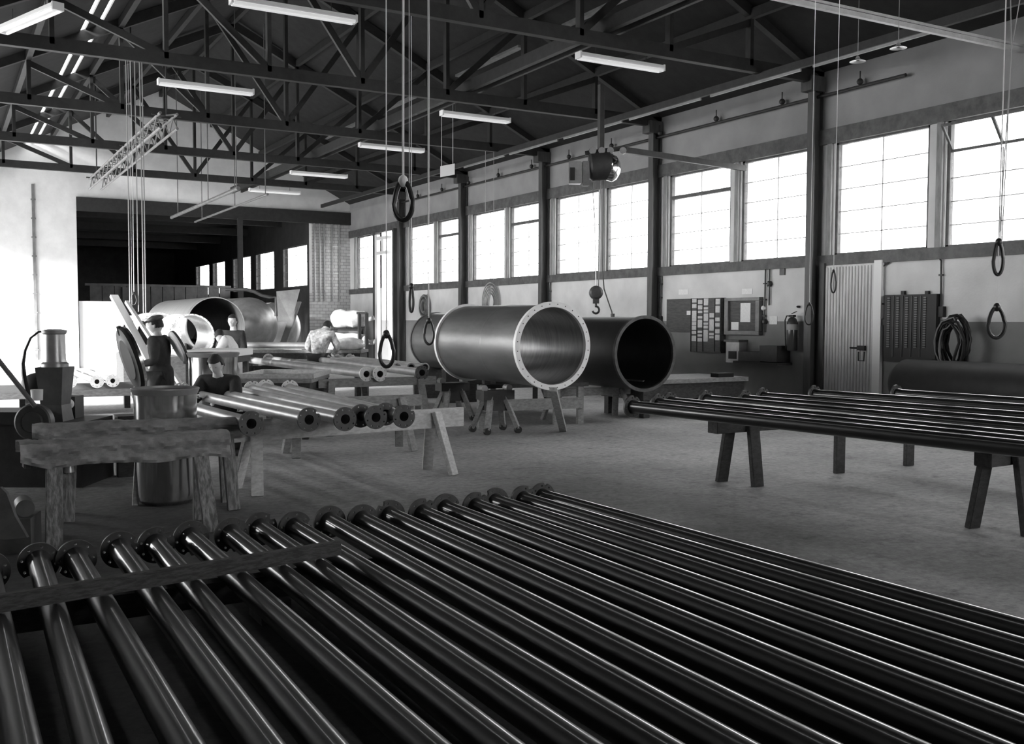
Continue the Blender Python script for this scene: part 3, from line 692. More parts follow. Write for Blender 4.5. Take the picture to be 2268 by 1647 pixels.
# ================================================================== FRONT CANVAS TABLE, DRUMS, MACHINE
def canvas(p, q, hw, zt, front, back, seed, over=.03):
    # canvas laid over a bar from p to q: hangs 'front' on the near side, 'back' on the far side
    p = Vector((p[0], p[1], 0)); q = Vector((q[0], q[1], 0)); d = (q-p); L = d.length; d.normalize(); n = Vector((-d.y, d.x, 0))
    bm = bmesh.new(); prof = []
    for k in range(9): prof.append((-hw-.01-.012*math.sin(k*1.3), zt-front*(1-k/8)))
    for k in range(1, 7): prof.append((-hw+2*hw*k/6, zt+.012*math.sin(k)))
    for k in range(1, 6): prof.append((hw+.012, zt-back*k/5))
    NS = 160; grid = []
    for i in range(NS+1):
        s = i/NS; row = []
        for j, (a, z) in enumerate(prof):
            c = p+d*(-over+s*(L+2*over)); e = noise.noise(Vector((s*7+seed, j*.35, seed)))*.022+noise.noise(Vector((s*26+j*.5, j*.3, seed*2)))*.016+abs(noise.noise(Vector((s*14-j*.8, j*.3, seed*3))))*.03
            hang = max(0, (zt-z)); dz = noise.noise(Vector((s*4, seed, 1)))*.05*hang/max(front, .01)
            if j < 3 and s < .14: dz += (.14-s)*.5
            row.append(bm.verts.new(c+n*(a+e*(1 if hang > .02 else .3)*(-1 if a < 0 else 1))+Vector((0, 0, z+dz+(e*.5 if hang < .02 else 0)))))
        grid.append(row)
    for i in range(NS):
        for j in range(len(prof)-1): bm.faces.new([grid[i][j], grid[i+1][j], grid[i+1][j+1], grid[i][j+1]])
    bmesh.ops.solidify(bm, geom=list(bm.faces), thickness=.006)
    b = MB(); b.bm.free(); b.bm = bm; return b
fa, fb = at(50, 1005, D=7.0), at(490, 985, D=7.75)
fa.z = fb.z = 0; za = .71
t = sawhorse('front weathered sawhorse draped with dirty canvas at the left', 'sawhorse', (fa.x, fa.y), (fb.x, fb.y), za, .12, .16, 'wood', ((.19, 1), (.14, -1), (.9, 1), (.86, -1)), .26, .04, .11)
b = canvas((fa.x, fa.y), (fb.x, fb.y), .13, za+.02, .19, .08, 1.3); o = b.build('canvas_cover', 'cloth', origin=((fa+fb)/2)); tag(o, 'dirty crumpled canvas hanging over the front sawhorse at the left', 'cloth')
ga, gb = at(85, 975, D=7.9), at(540, 950, D=8.55); ga.z = gb.z = 0
t = sawhorse('rear weathered sawhorse of the canvas-covered pair at the left', 'sawhorse', (ga.x, ga.y), (gb.x, gb.y), .74, .14, .14, 'wood', ((.15, 1), (.15, -1), (.9, 1), (.9, -1)), .2, .04, .1)
b = canvas((ga.x, ga.y), (gb.x, gb.y), .13, .76, .15, .08, 5.1, .04); o = b.build('canvas_cover', 'cloth', origin=((ga+gb)/2)); tag(o, 'canvas over the plank behind, ending in a pale folded corner', 'cloth')
p = at(153, 1030, D=7.2); b = MB(); b.rev((p.x, p.y, p.z-.05), (0, 0, 1), [(0, 0), (0, .035), (.05, .03), (.1, .02), (.12, 0)], 18); tag(b.build('hanging_bell_cup', 'mid_metal', origin=p), 'small pale cup hanging below the front canvas', 'cup')

def drum(label, x, y, r, h, lidc=None, lidr=.3, lidn=None, lidm='tar', lidin='chrome'):
    t = thing('polished_drum', label, 'drum', (x, y, 0)); c = Vector((x, y, 0)); Z = Vector((0, 0, 1))
    b = MB(); b.rev(c, Z, [(.0, r*.8), (.04, r*.97), (.10, r), (h-.12, r*1.0), (h-.05, r*1.02), (h-.05, r*.96), (.06, r*.92), (.06, 0)], 56); b.build('body', 'chrome', t, ang=40)
    b = MB(); b.rev(c, Z, [(h-.05, r*1.01), (h-.04, r*1.04), (h, r*1.10), (h+.008, r*1.07), (h-.01, r*.98)], 56, closed=True); b.build('rim', 'mid_metal', t)
    if lidc is not None:
        n = Vector(lidn).normalized(); b = MB()
        b.rev(lidc, n, [(0, 0), (.008, lidr*.62), (0, lidr*.66), (0, lidr*.96), (-.02, lidr), (-.03, lidr), (-.03, 0)], 56); l = b.build('lid', lidm, t)
        b = MB(); b.rev(Vector(lidc)-n*.031, n, [(0, lidr*.9), (0, lidr*1.02), (-.03, lidr*.98), (-.04, lidr*.7), (-.04, 0)], 56); b.build('lid_lining', lidin, l)
    return t
n1 = (-_f*.52 - (_r*.93+_u*.36)*.85)
dr = drum('tall polished drum behind the canvas sawhorses with its black lid standing open', 1.69, 9.0, .262, 1.0, at(284, 796, D=9.35), .31, n1)
b = MB(); p, q = at(300, 1140, D=8.55), at(314, 862, D=8.6); p.z = max(p.z, 0); b.beam(p, q, .05, .03); b.build('strut', 'wood_pale', dr, smooth=False)
b = MB(); c = at(284, 796, D=9.35); tp = at(262, 722, D=9.3); b.beam(tp, at(268, 742, D=9.33), .03, .03); b.build('handle', 'iron', dr)
n2 = (-_f*.45 - (_r*.86-_u*-.5)*.89)*-1; n2 = (_f*-.45 - (_r*.86+_u*.5)*.89)
q = at(472, 785, D=12.6)
drum('second polished drum behind the crouching man with a white lid tipped open', q.x, q.y, .30, q.z+.02, at(390, 769, D=12.6), .21, n2, 'white', 'iron')
# machine on a dark cart at the left edge
P = lambda u, v, D=9.6: at(u, v, D=D)
cc = P(122, 830)
mt = thing('mixing_machine', 'grey mixing machine with an upright cylinder and black hose at the left edge', 'machine', (cc.x, cc.y, 0))
zt, zb_ = P(122, 731).z, P(122, 812).z
b = MB(); b.rev((cc.x, cc.y, zb_), (0, 0, 1), [(0, 0), (0, .125), (.03, .125), (.05, .105), (.08, .1), (zt-zb_-.04, .096), (zt-zb_-.03, .11), (zt-zb_, .115), (zt-zb_+.01, .06), (zt-zb_+.01, 0)], 36); b.build('cylinder', 'mid_metal', mt)
zl = P(122, 895).z
b = MB(); bm = b.bm
def frus(b, cx, cy, z0, z1, w0, w1, rz=-YAW):
    vs = []
    for z, w_ in ((z0, w0), (z1, w1)):
        for sx, sy in ((-1, -1), (1, -1), (1, 1), (-1, 1)):
            v = Matrix.Rotation(rz, 3, 'Z') @ Vector((sx*w_/2, sy*w_/2, 0)); vs.append(b.bm.verts.new((cx+v.x, cy+v.y, z)))
    f = b.bm.faces.new
    f(vs[0:4][::-1]); f(vs[4:8])
    for k in range(4): f([vs[k], vs[(k+1) % 4], vs[4+(k+1) % 4], vs[4+k]])
frus(b, cc.x, cc.y, zl, zb_, .2, .265); b.build('gear_housing', 'grey_iron', mt, smooth=False)
b = MB(); m0 = P(85, 855, 9.9); b.ball(m0, .16, (1.05, 1, .85)); b.path([m0+Vector((.0, 0, .1)), m0+Vector((.03, 0, .19)), m0+Vector((.08, 0, .2)), m0+Vector((.12, 0, .16))], .015); b.build('motor', 'iron', mt)
b = MB(); w0 = P(72, 935, 9.1); b.rev(w0, -_f, [(-.08, 0), (-.08, .17), (0, .17), (.01, .155), (.0, .10), (.02, .09), (.02, 0)], 40); b.build('flywheel_guard', 'grey_iron', mt)
b = MB(); b.cyl(P(-25, 770, 9.0), P(78, 900, 9.0), .022, seg=12); b.build('lever_bar', 'rail_grey', mt)
pts = [P(100, 733), P(85, 735), P(68, 748), P(56, 775), P(51, 805), P(53, 830), P(58, 855), P(63, 880)]
b = MB(); b.path(pts, .014, rr=[.008, .01, .012, .014, .018, .022, .024, .025]); b.build('hose', 'rubber', mt)
b = MB(); a = P(50, 960, 9.7); b.box((a.x, a.y+.1, .31), (1.5, .75, .62), rz=-YAW); b.box((a.x-.1, a.y, .66), (.9, .5, .12), rz=-YAW); b.build('cart', 'iron', mt, smooth=False)
b = MB(); a = P(154, 905, 9.9); b.box((a.x, a.y, a.z-.02), (.2, .2, .3), rz=-YAW); b.build('control_box', 'iron', mt, smooth=False)
b = MB(); frus(b, cc.x, cc.y, P(122, 945).z, zl, .26, .2); b.build('pedestal', 'grey_iron', mt, smooth=False)
a = P(82, 886, 9.3); b = MB(); b.rev(a, (0, 0, 1), [(0, 0), (0, .05), (.1, .055), (.1, .048), (.01, .045)], 24); tag(b.build('paint_tin', 'white', origin=a), 'small white tin standing on the machine cart at the left', 'tin')
a = P(140, 888, 9.75); b = MB(); b.ball(a, .06, (1, .7, .7)); b.ball(a+Vector((.05, 0, -.03)), .05); tag(b.build('crumpled_rag', 'rag', origin=a), 'white crumpled rag on the dark box beside the machine', 'rag')
a = at(288, 935, D=10.2); b = MB(); b.box((a.x, a.y, .2), (.3, .3, .4), rz=-YAW); b.box((a.x, a.y, .43), (.36, .3, .06), rz=-YAW)
b = MB(); b.bx(a.x-.14, a.x+.14, a.y-.14, a.y+.14, .0, .62); tag(b.build('crate', 'wood_dark', smooth=False, origin=(a.x, a.y, 0)), 'dark wooden crate on the floor left of the polished drum', 'crate')
bpy.context.view_layer.update()
a = at(36, 1108, D=6.9); b = MB(); b.box((a.x-.05, a.y, .12), (.35, .3, .24), rz=-.3); tag(b.build('floor_box', 'grey_iron', smooth=False, origin=(a.x, a.y, 0)), 'small dark box on the floor at the left edge behind the front rack', 'box')
a = at(53, 1090, D=6.9); b = MB(); b.cyl((a.x, a.y-.1, .30), (a.x, a.y+.12, .30), .06); tag(b.build('round_can', 'grey_iron', origin=(a.x, a.y, .24)), 'small round can lying on the dark box at the left edge', 'can')
b = MB(); p, q = at(-5, 1075, D=6.4), at(40, 1190, D=6.2); b.poly([at(0, 1078, D=6.3), at(14, 1092, D=6.3), at(33, 1143, D=6.3), at(60, 1190, D=6.2), at(10, 1195, D=6.2), at(-20, 1190, D=6.2)], .03, _f)
tag(b.build('folded_sheet', 'grey_iron', origin=q), 'folded grey sheet hanging at the left edge above the front rack', 'cloth')

# pole, planks and white rolled shells at mid left
def down(p, q): return q+(p-q)*(q.z/(q.z-p.z))
b = MB(); b.beam(down(at(318, 775, D=14.6), at(252, 655, D=15.2)), at(252, 655, D=15.2), .12, .05); tag(b.build('leaning_plank', 'white', smooth=False, origin=at(318, 775, D=14.6)), 'white plank leaning up behind the black lid', 'plank')
b = MB(); b.beam(down(at(340, 760, D=14.5), at(280, 668, D=15.0)), at(280, 668, D=15.0), .05, .05); tag(b.build('leaning_plank', 'white', smooth=False, origin=at(340, 760, D=14.5)), 'thin white batten leaning right of the wide white plank', 'plank')
M['shell'] = mat('bright_rolled_sheet', .62, .32, .45, .8, 3)
M['shell_in'] = mat('bright_sheet_inside', .35, .26, .7, .5, 3, (1, 1, 8))
for (u, v, D, r, L, lab) in ((425, 745, 17.5, .39, 1.3, 'short rolled steel shell behind the man in the cap, nearest of three'), (352, 740, 19.6, .42, 1.2, 'bright short rolled shell just left of the nearest one'), (312, 742, 21.5, .42, 1.2, 'bright short rolled shell, leftmost of the three')):
    c = at(u, v, D=D); bigpipe('rolled_shell', lab, c, r, L, 'shell', 'shell_in', 'shell', .02, .04)
    b = MB()
    b.bx(c.x-.35, c.x+.35, c.y+.1, c.y+L-.1, 0, c.z-r+.03); tag(b.build('support_block', 'wood_dark', smooth=False, origin=(c.x, c.y, 0)), 'dark block carrying the '+lab.split(',')[0].replace('short rolled ', ''), 'block')
def tank(label, u, v, D, r, L, m, dish):
    c = at(u, v, D=D); t = thing('steel_tank', label, 'tank', (c.x, c.y, 0))
    b = MB()
    pr = [(-.22, 0), (-.2, r*.35), (-.13, r*.7), (-.05, r*.92), (.02, r), (L, r), (L, 0)] if dish else [(0, r-.02), (0, r), (.06, r+.015), (.08, r), (L, r), (L, 0), (L-.05, 0), (L-.05, r-.02)]
    b.rev(c, (0, 1, 0), pr, 56); b.build('shell', m, t)
    for s in (.6, L-.8): b = MB(); b.bx(c.x-r*.8, c.x+r*.8, c.y+s, c.y+s+.2, 0, c.z-r*.55); b.build('saddle', 'wood_dark', t, smooth=False)
    return c
M['tank_m'] = mat('brushed_tank_steel', .2, .3, .6, .3, 2, (1, 6, 1))
c = tank('large open-ended grey tank in the far hall behind the woman', 478, 722, 22.5, .66, 5, 'tank_m', False)
c = tank('large grey tank with a domed shiny end in the far hall', 553, 722, 27.3, .79, 2.5, 'tank_m', True)
c = tank('round-topped grey tank partly behind the domed one, rightmost in the far hall', 612, 726, 32, .82, 2.8, 'tank_m', True)
b = MB(); b.poly([at(612, 645, D=26.6), at(664, 640, D=27), at(645, 712, D=26.6), at(616, 712, D=26.3)], .03, _f); o = b.build('leaning_sheet', 'grey_iron' if 0 else mat('grey_sheet', .3, .5, 0, .42, 3), smooth=False, origin=at(640, 700, D=26.6)); tag(o, 'grey sheet leaning against the brick pier beside the tanks', 'sheet')
b = MB(); b.beam(down(at(627, 762, D=26.8), at(660, 668, D=27.1)), at(660, 668, D=27.1), .3, .03); tag(b.build('leaning_sheet', mat('grey_sheet_dim', .16, .6, 0, .22, 3), smooth=False, origin=at(627, 762, D=26.8)), 'narrow grey board slanting below the leaning sheet', 'sheet')
b = MB(); q = at(533, 600, y=35.0); b.bx(q.x-.08, q.x+.08, 34.95, 35.1, 0, 5.15); struct(b.build('trim_post', 'truss', smooth=False)).name = 'trim_2'
b = MB(); b.path([at(u, v, D=27) for u, v in ((500, 641), (545, 641), (562, 645), (580, 654), (598, 658), (612, 658), (612, 700))], .05, 10); tag(b.build('air_duct', 'iron', origin=at(560, 645, D=27)), 'curved dark duct running above the domed tank', 'duct')

# benches in the middle distance
def table(name, label, u0, u1, v, D0, dep, ztop, m='wood_mid', mt_='wood_pale', th=.06, apron=.0):
    a = at(u0, v, D=D0); c = at(u1, v, D=D0); x0, x1 = a.x, max(c.x, a.x+.3); y0 = min(a.y, c.y)
    x0, y0_ = a.x, a.y; t = thing(name, label, 'table', ((a.x+c.x)/2, (a.y+c.y)/2, 0)); d = Vector((c.x-a.x, c.y-a.y, 0)); L = d.length; d.normalize(); n = Vector((-d.y, d.x, 0)); rz = math.atan2(d.y, d.x)
    ctr = Vector((a.x, a.y, 0))+d*L/2+n*dep/2
    b = MB(); b.box((ctr.x, ctr.y, ztop-th/2), (L, dep, th), rz=rz, bev=.005); b.build('top', mt_, t, smooth=False)
    if apron: b = MB(); b.box((ctr.x, ctr.y, ztop-th-apron/2), (L-.06, dep-.06, apron), rz=rz); b.build('apron', m, t, smooth=False)
    for i in (-1, 1):
        for j in (-1, 1):
            q = ctr+d*i*(L/2-.1)+n*j*(dep/2-.08); b = MB(); b.box((q.x, q.y, (ztop-th)/2), (.08, .08, ztop-th), rz=rz); b.build('leg', m, t, smooth=False)
    return ctr, d, n, L
tr = table('work_table', 'timber tray table with raised pale edges right of the crouching man', 530, 690, 845, 13.2, 1.3, at(600, 838, D=13.2).z, 'wood_dark', 'wood_mid', .06, .16)
c, d, n, L = tr; zt = at(600, 838, D=13.2).z
b = MB()
for s in (-1, 1): b.beam(c+n*s*.62+d*(-L/2)+Vector((0, 0, zt+.03)), c+n*s*.62+d*(L/2)+Vector((0, 0, zt+.03)), .05, .06); b.beam(c-n*.62+d*s*L/2+Vector((0, 0, zt+.03)), c+n*.62+d*s*L/2+Vector((0, 0, zt+.03)), .05, .06)
tag(b.build('tray_frame', 'wood_pale', smooth=False, origin=(c.x, c.y, zt)), 'pale timber frame lying on the tray table', 'frame')
table('work_table', 'low table covered in white sheeting in front of the rolled shells', 400, 510, 792, 14.8, 1.3, at(450, 775, D=15).z, 'wood_dark', 'white', .1, .1)
tb = table('work_table', 'long dark table where the bent worker in the mottled jacket stands', 540, 800, 790, 19.6, 1.0, at(650, 775, D=19.6).z, 'wood_dark', 'wood_mid', .06, .12)
z_ = at(650, 775, D=19.6).z
p, q = at(538, 761, D=20.2), at(690, 762, D=20.2); p.z = q.z = z_+.07
b = MB(); b.cyl(p, q, .07); tag(b.build('short_pipe', 'mid_metal', origin=p), 'grey pipe lying along the long dark table', 'pipe')
r = random.Random(3); z0 = z_
for i, (u, lab) in enumerate(((560, 'flat scraps'), (600, 'crumpled sheet'), (640, 'pale offcuts'))):
    b = MB(); q = at(u, 776, D=19.8); b.poly([q+_r*-.25+Vector((0, 0, 0)), q+_r*.25, q+_r*.3+Vector((_f.x*.3, _f.y*.3, 0)), q-_r*.2+Vector((_f.x*.25, _f.y*.25, 0))], .02, (0, 0, 1)); o = b.build('sheet_offcut', 'rag', smooth=False, origin=q); o.location.z = z0
    tag(o, 'pale %s on the long dark table, %s' % (lab, ('left', 'middle', 'right')[i]+' of the three heaps'), 'offcut')
# wrapped rolls on a rack at the back right
for (u, v, D, r_, L, lab) in ((775, 705, 21, .19, .8, 'upper'), (772, 758, 21, .2, .9, 'lower')):
    c = at(u, v, D=D); a = c-_r*L/2; e = c+_r*L/2; a.z = e.z = c.z; b = MB(); b.rev(a, e-a, [(0, 0), (0, r_*.5), (.06, r_*.9), (.2, r_), (L*.4, r_*.93), (L*.6, r_*1.04), (L-.1, r_*.85), (L-.04, r_*.3), (L+.1, r_*.25), (L+.1, 0)], 28)
    for vv in b.bm.verts: vv.co += Vector((noise.noise(vv.co*5), noise.noise(vv.co*5+Vector((9, 0, 0))), noise.noise(vv.co*5+Vector((0, 9, 0)))))*.05
    tag(b.build('wrapped_roll', 'film', origin=c), 'white plastic-wrapped roll on the %s arm of the rack by the far door' % lab, 'roll')
c = at(775, 735, D=21); b = MB(); b.cyl(c-_r*.25, c+_r*.3, .08); tag(b.build('dark_roll', 'iron', origin=c), 'bare dark roller between the two wrapped rolls', 'roller')
rk = thing('roll_rack', 'dark upright rack holding the wrapped rolls beside the far door', 'rack', (at(805, 790, D=20.8).x, at(805, 790, D=20.8).y, 0))
for u in (796, 812):
    b = MB(); q = at(u, 693, D=20.8); b.bx(q.x-.03, q.x+.03, q.y-.03, q.y+.03, 0, q.z); b.build('upright', 'iron', rk, smooth=False)
b = MB(); b.beam(at(790, 693, D=20.8), at(814, 693, D=20.8), .05, .05); b.build('top_rail', 'iron', rk, smooth=False)
for v, u in ((705, 765), (735, 770), (758, 765)): b = MB(); b.beam(at(798, v, D=20.85), at(u, v, D=20.95), .035, .035); b.build('arm', 'iron', rk, smooth=False)
c = at(765, 780, D=19.9); b = MB(); b.ball((c.x, c.y, z_+.1), .32, (1.3, .7, .45))
for vv in b.bm.verts: vv.co += Vector((0, 0, noise.noise(vv.co*5)*.06)); vv.co.z = max(vv.co.z, z_)
tag(b.build('plastic_heap', 'film', origin=(c.x, c.y, z_)), 'crumpled heap of white plastic on the table end by the rack', 'plastic sheet')

# ================================================================== ON THE RIGHT WALL
xw = XW-.005
def wy(u): return at(u, 700, x=XW).y
def wz(u, v): return at(u, v, x=XW).z
def wbox(b, u0, v0, u1, v1, dep, off=0):
    um = (u0+u1)/2; b.bx(xw-off-dep, xw-off, wy(u1), wy(u0), wz(um, v1), wz(um, v0)); return b
t = thing('notice_board', 'plain dark notice board with one small white slip, left of the card rack', 'notice board', (xw, wy(1510), wz(1510, 735)))
wbox(MB(), 1480, 662, 1539, 735, .04).build('panel', 'board', t, smooth=False); wbox(MB(), 1525, 688, 1535, 697, .004, .041).build('paper_slip', 'paper', t, smooth=False)
t = thing('card_rack', 'tall dark time card rack full of pale cards', 'rack', (xw, wy(1575), wz(1575, 780)))
wbox(MB(), 1541, 660, 1608, 780, .12).build('panel', 'board', t, smooth=False)
for k in range(6):
    u = 1541.5+k*13.2
    if k != 3: wbox(MB(), u-.6, 661, u+.6, 778, .012, .12).build('divider', 'black', t, smooth=False)
cp = [[(662, 8), (673, 9), (688, 24), (713, 7), (721, 9), (733, 6), (743, 12)], [(664, 9), (676, 9), (688, 5), (700, 5), (708, 17), (732, 5), (740, 5), (748, 8)], [(661, 15), (680, 5), (687, 5), (694, 17), (714, 5), (721, 6), (730, 26)], [(693, 10), (707, 25), (737, 5), (744, 5)], [(662, 12), (677, 15), (703, 8), (715, 8), (729, 9), (741, 12)]]
for k, colm in enumerate(cp):
    u = 1544+k*13
    for v, h in colm: wbox(MB(), u, v, u+9.8, v+h, .012, .12).build('card', 'card', t, smooth=False)
t = thing('display_case', 'framed glass notice case with two white papers, right of the card rack', 'notice case', (xw, wy(1652), wz(1652, 740)))
b = MB()
for a in ((1613, 659, 1690, 666), (1613, 733, 1690, 741), (1613, 666, 1621, 733), (1682, 666, 1690, 733)): wbox(b, *a, .1)
b.build('frame', 'rail_grey', t, smooth=False); wbox(MB(), 1621, 666, 1682, 733, .05).build('backing', 'board', t, smooth=False)
wbox(MB(), 1645, 671, 1667, 713, .004, .051).build('large_paper', 'paper', t, smooth=False); wbox(MB(), 1625, 713, 1641, 730, .004, .051).build('small_paper', 'paper', t, smooth=False)
t = thing('letter_box', 'small pale metal box with a dark slot, on the wall below the notice case', 'box', (xw, wy(1642), wz(1642, 802)))
wbox(MB(), 1627, 756, 1656, 802, .2).build('body', 'mid_metal', t, smooth=False); wbox(MB(), 1633, 777, 1650, 794, .01, .2).build('window', 'black', t, smooth=False); wbox(MB(), 1625, 752, 1658, 757, .24).build('lid', 'grey_iron', t, smooth=False)
b = MB(); wbox(b, 1663, 776, 1720, 800, .3); wbox(b, 1712, 765, 1752, 800, .35); b.bm.verts.ensure_lookup_table()
b = wbox(MB(), 1663, 778, 1712, 800, .3); tag(b.build('tool_box', 'iron', smooth=False, origin=(xw, wy(1690), wz(1690, 800))), 'dark box on the wall shelf right of the pale letter box', 'box')
b = wbox(MB(), 1713, 765, 1752, 800, .33); tag(b.build('tool_box', 'iron', smooth=False, origin=(xw, wy(1735), wz(1735, 800))), 'larger dark box on the shelf left of the extinguisher', 'box')
b = wbox(MB(), 1657, 800.5, 1757, 806, .36); tag(b.build('wall_shelf', 'wood_dark', smooth=False, origin=(xw, wy(1700), wz(1700, 806))), 'dark wall shelf carrying two dark boxes beside the extinguisher', 'shelf')
# fire extinguisher
e0 = Vector((xw-.16, wy(1770), wz(1770, 776))); t = thing('fire_extinguisher', 'dark fire extinguisher hanging on the wall beside the column', 'fire extinguisher', e0); hh = wz(1770, 702)-e0.z
b = MB(); b.rev(e0, (0, 0, 1), [(0, 0), (0, .085), (.02, .095), (hh-.1, .095), (hh-.03, .07), (hh, .03), (hh, 0)], 28); b.build('cylinder', mat('extinguisher_paint', .05, .25), t)
b = MB(); b.bx(e0.x-.035, e0.x+.035, e0.y-.05, e0.y+.05, e0.z+hh, e0.z+hh+.04); b.beam(e0+Vector((0, .02, hh+.06)), e0+Vector((0, -.1, hh+.1)), .02, .012); b.build('valve', 'black', t, smooth=False)
b = MB(); b.path([e0+Vector((-.02, .03, hh+.02)), e0+Vector((-.02, .12, hh+.02)), e0+Vector((-.02, .16, hh-.06)), e0+Vector((-.02, .155, hh-.25)), e0+Vector((-.02, .13, .02))], .012); b.build('hose', 'rubber', t)
b = MB(); b.rev(e0+Vector((0, 0, hh*.62)), (0, 0, 1), [(0, .0955), (.06, .0965), (.1, .0955)], 28); b.build('label_band', mat('grey_label', .35, .6), t)
for (u, v, r_, m, lab) in ((1706, 628, .05, 'iron', 'round dark junction box on the conduit above the notice case'), (1694, 682, .045, 'white', 'white round switch at the right edge of the notice case'), (1697, 712, .045, 'iron', 'dark round switch below the white one'), (1771, 679, .02, 'black', 'tiny dark knob above the extinguisher')):
    b = MB(); y, z = wy(u), wz(u, v); b.rev((xw, y, z), (-1, 0, 0), [(0, 0), (0, r_), (.05, r_), (.07, r_*.6), (.07, 0)], 20); tag(b.build('switch', m, origin=(xw, y, z)), lab, 'switch')
tag(wbox(MB(), 1705, 700, 1722, 718, .004).build('pinned_paper', 'paper', smooth=False, origin=(xw, wy(1713), wz(1713, 709))), 'white slip of paper stuck on the dado beside the switches', 'paper')
tag(wbox(MB(), 1503, 641, 1524, 652, .003).build('torn_poster', 'paper', smooth=False, origin=(xw, wy(1513), wz(1513, 646))), 'torn white poster remnant above the plain notice board', 'paper')
tag(wbox(MB(), 1643, 639, 1666, 651, .003).build('torn_poster', 'paper', smooth=False, origin=(xw, wy(1655), wz(1655, 645))), 'torn white poster remnant above the notice case', 'paper')
tag(wbox(MB(), 1727, 590, 1738, 609, .02).build('wall_plate', 'grey_iron', smooth=False, origin=(xw, wy(1732), wz(1732, 599))), 'small grey plate high on the wall left of the column', 'plate')
def conduit(label, pts, box=None):
    b = MB(); pp = [Vector((xw-.03, wy(u), wz(u, v))) for u, v in pts]; b.path(pp, .014, 8)
    k = 0
    for a, c in zip(pp, pp[1:]):
        n_ = int((c-a).length/.38)
        for i in range(1, n_+1): q = a.lerp(c, i/(n_+1)); b.box(q, (.05, .06, .025))
    t = thing('conduit', label, 'conduit', pp[-1]); b.build('pipe_run', 'iron', t)
    if box: b = MB(); q = pp[-1]; b.box(q, box); b.build('switch_box', 'black', t, smooth=False)
conduit('thin dark conduit left of the second nearest column', [(1441, 600), (1438, 700)])
conduit('thin dark conduit right of the second nearest column', [(1467, 598), (1465, 690), (1465, 708)], (.06, .1, .15))
conduit('conduit running down to the round junction box', [(1706, 590), (1706, 676)])
conduit('thin conduit just left of the junction box one', [(1697, 592), (1696, 735)])
conduit('conduit beside the ribbed door ending at a switch', [(1972, 575), (1969, 582), (1957, 590), (1957, 640), (1955, 706), (1960, 713)], (.06, .1, .1))
conduit('conduit with a dark switch box above the tag board corner', [(2078, 568), (2085, 578), (2086, 640), (2086, 690)], (.08, .14, .16))
conduit('thin dark conduit beside the column left of the hanging hook', [(1221, 622), (1220, 690)])
# tag board
t = thing('tag_board', 'large black board with columns of small hanging tags, right of the ribbed door', 'board', (xw, wy(2025), wz(2025, 802)))
wbox(MB(), 1968, 652, 2083, 802, .1).build('panel', 'black', t, smooth=False)
for k in range(2): wbox(MB(), 1999+k*53, 644, 2006+k*53, 652, .05).build('hanger_tab', 'black', t, smooth=False)
tm = mat('tag_row', .03, .6); nt = tm.node_tree; tc = nt.nodes.new('ShaderNodeTexCoord'); wv = nt.nodes.new('ShaderNodeTexWave'); wv.bands_direction = 'Z'; wv.inputs['Scale'].default_value = 8.5; rp = nt.nodes.new('ShaderNodeValToRGB')
rp.color_ramp.elements[0].color = (.01, .01, .01, 1); rp.color_ramp.elements[1].color = (.16, .16, .16, 1); rp.color_ramp.elements[0].position = .4; rp.color_ramp.elements[1].position = .6
nt.links.new(tc.outputs['Object'], wv.inputs[0]); nt.links.new(wv.outputs[0], rp.inputs[0]); nt.links.new(rp.outputs[0], nt.nodes['Principled BSDF'].inputs['Base Color'])
M['tags'] = tm
for k in range(5): wbox(MB(), 1975+k*20, 657, 1981+k*20, 770, .01, .1).build('tag_strip', 'tags', t, smooth=False)
for k in range(4): wbox(MB(), 1988+k*20, 655, 1989.5+k*20, 790, .012, .1).build('divider', 'grey_iron', t, smooth=False)
# coil of hose standing on the tank
q = Vector((XW-.35, wy(2150), wz(2150, 762)))
b = MB()
rr_ = random.Random(5); pts = []
for k in range(150): a = k*.42; rad = .23+.05*math.sin(k*.37)+rr_.uniform(-.02, .02); pts.append((q.x-.05+.1*math.sin(k*.11), q.y+math.cos(a)*rad*.85, q.z+math.sin(a)*rad*1.5))
b.path(pts, .022, 7); tag(b.build('hose_coil', 'rubber', origin=q), 'thick coil of black hose hung on the wall above the black tank', 'hose')
b = MB(); b.path([(q.x, q.y+.2, q.z-.2), (q.x-.1, q.y+.5, q.z-.28), (q.x-.2, q.y+.75, q.z-.36)], .008, 6); tag(b.build('loose_wire', 'rubber', origin=(q.x, q.y+.4, q.z-.3)), 'thin loose wire curling left from the black hose coil', 'wire')
# coiled hose and reel on far wall portion
def wring(u, v, rs, m, lab, name, cat, rt=.012, half=False):
    y, z = wy(u), wz(u, v); t = MB()
    for r_ in rs:
        t.path([(xw-.03-rt, y+math.cos(a)*r_, z+math.sin(a)*r_*1.1) for a in [2*math.pi*k/40 for k in range(40)]], rt, 6, closed=True)
    tag(t.build(name, m, origin=(xw, y, z)), lab, cat)
wring(1090, 668, (.2, .27, .34, .41, .48), 'mid_metal', 'coil of grey cable hung on the white wall above the big steel pipe', 'cable_coil', 'cable', .02)
wring(945, 678, (.3, .18), 'rail_grey', 'round grey reel on the wall near the far doorway', 'wall_reel', 'reel', .05)
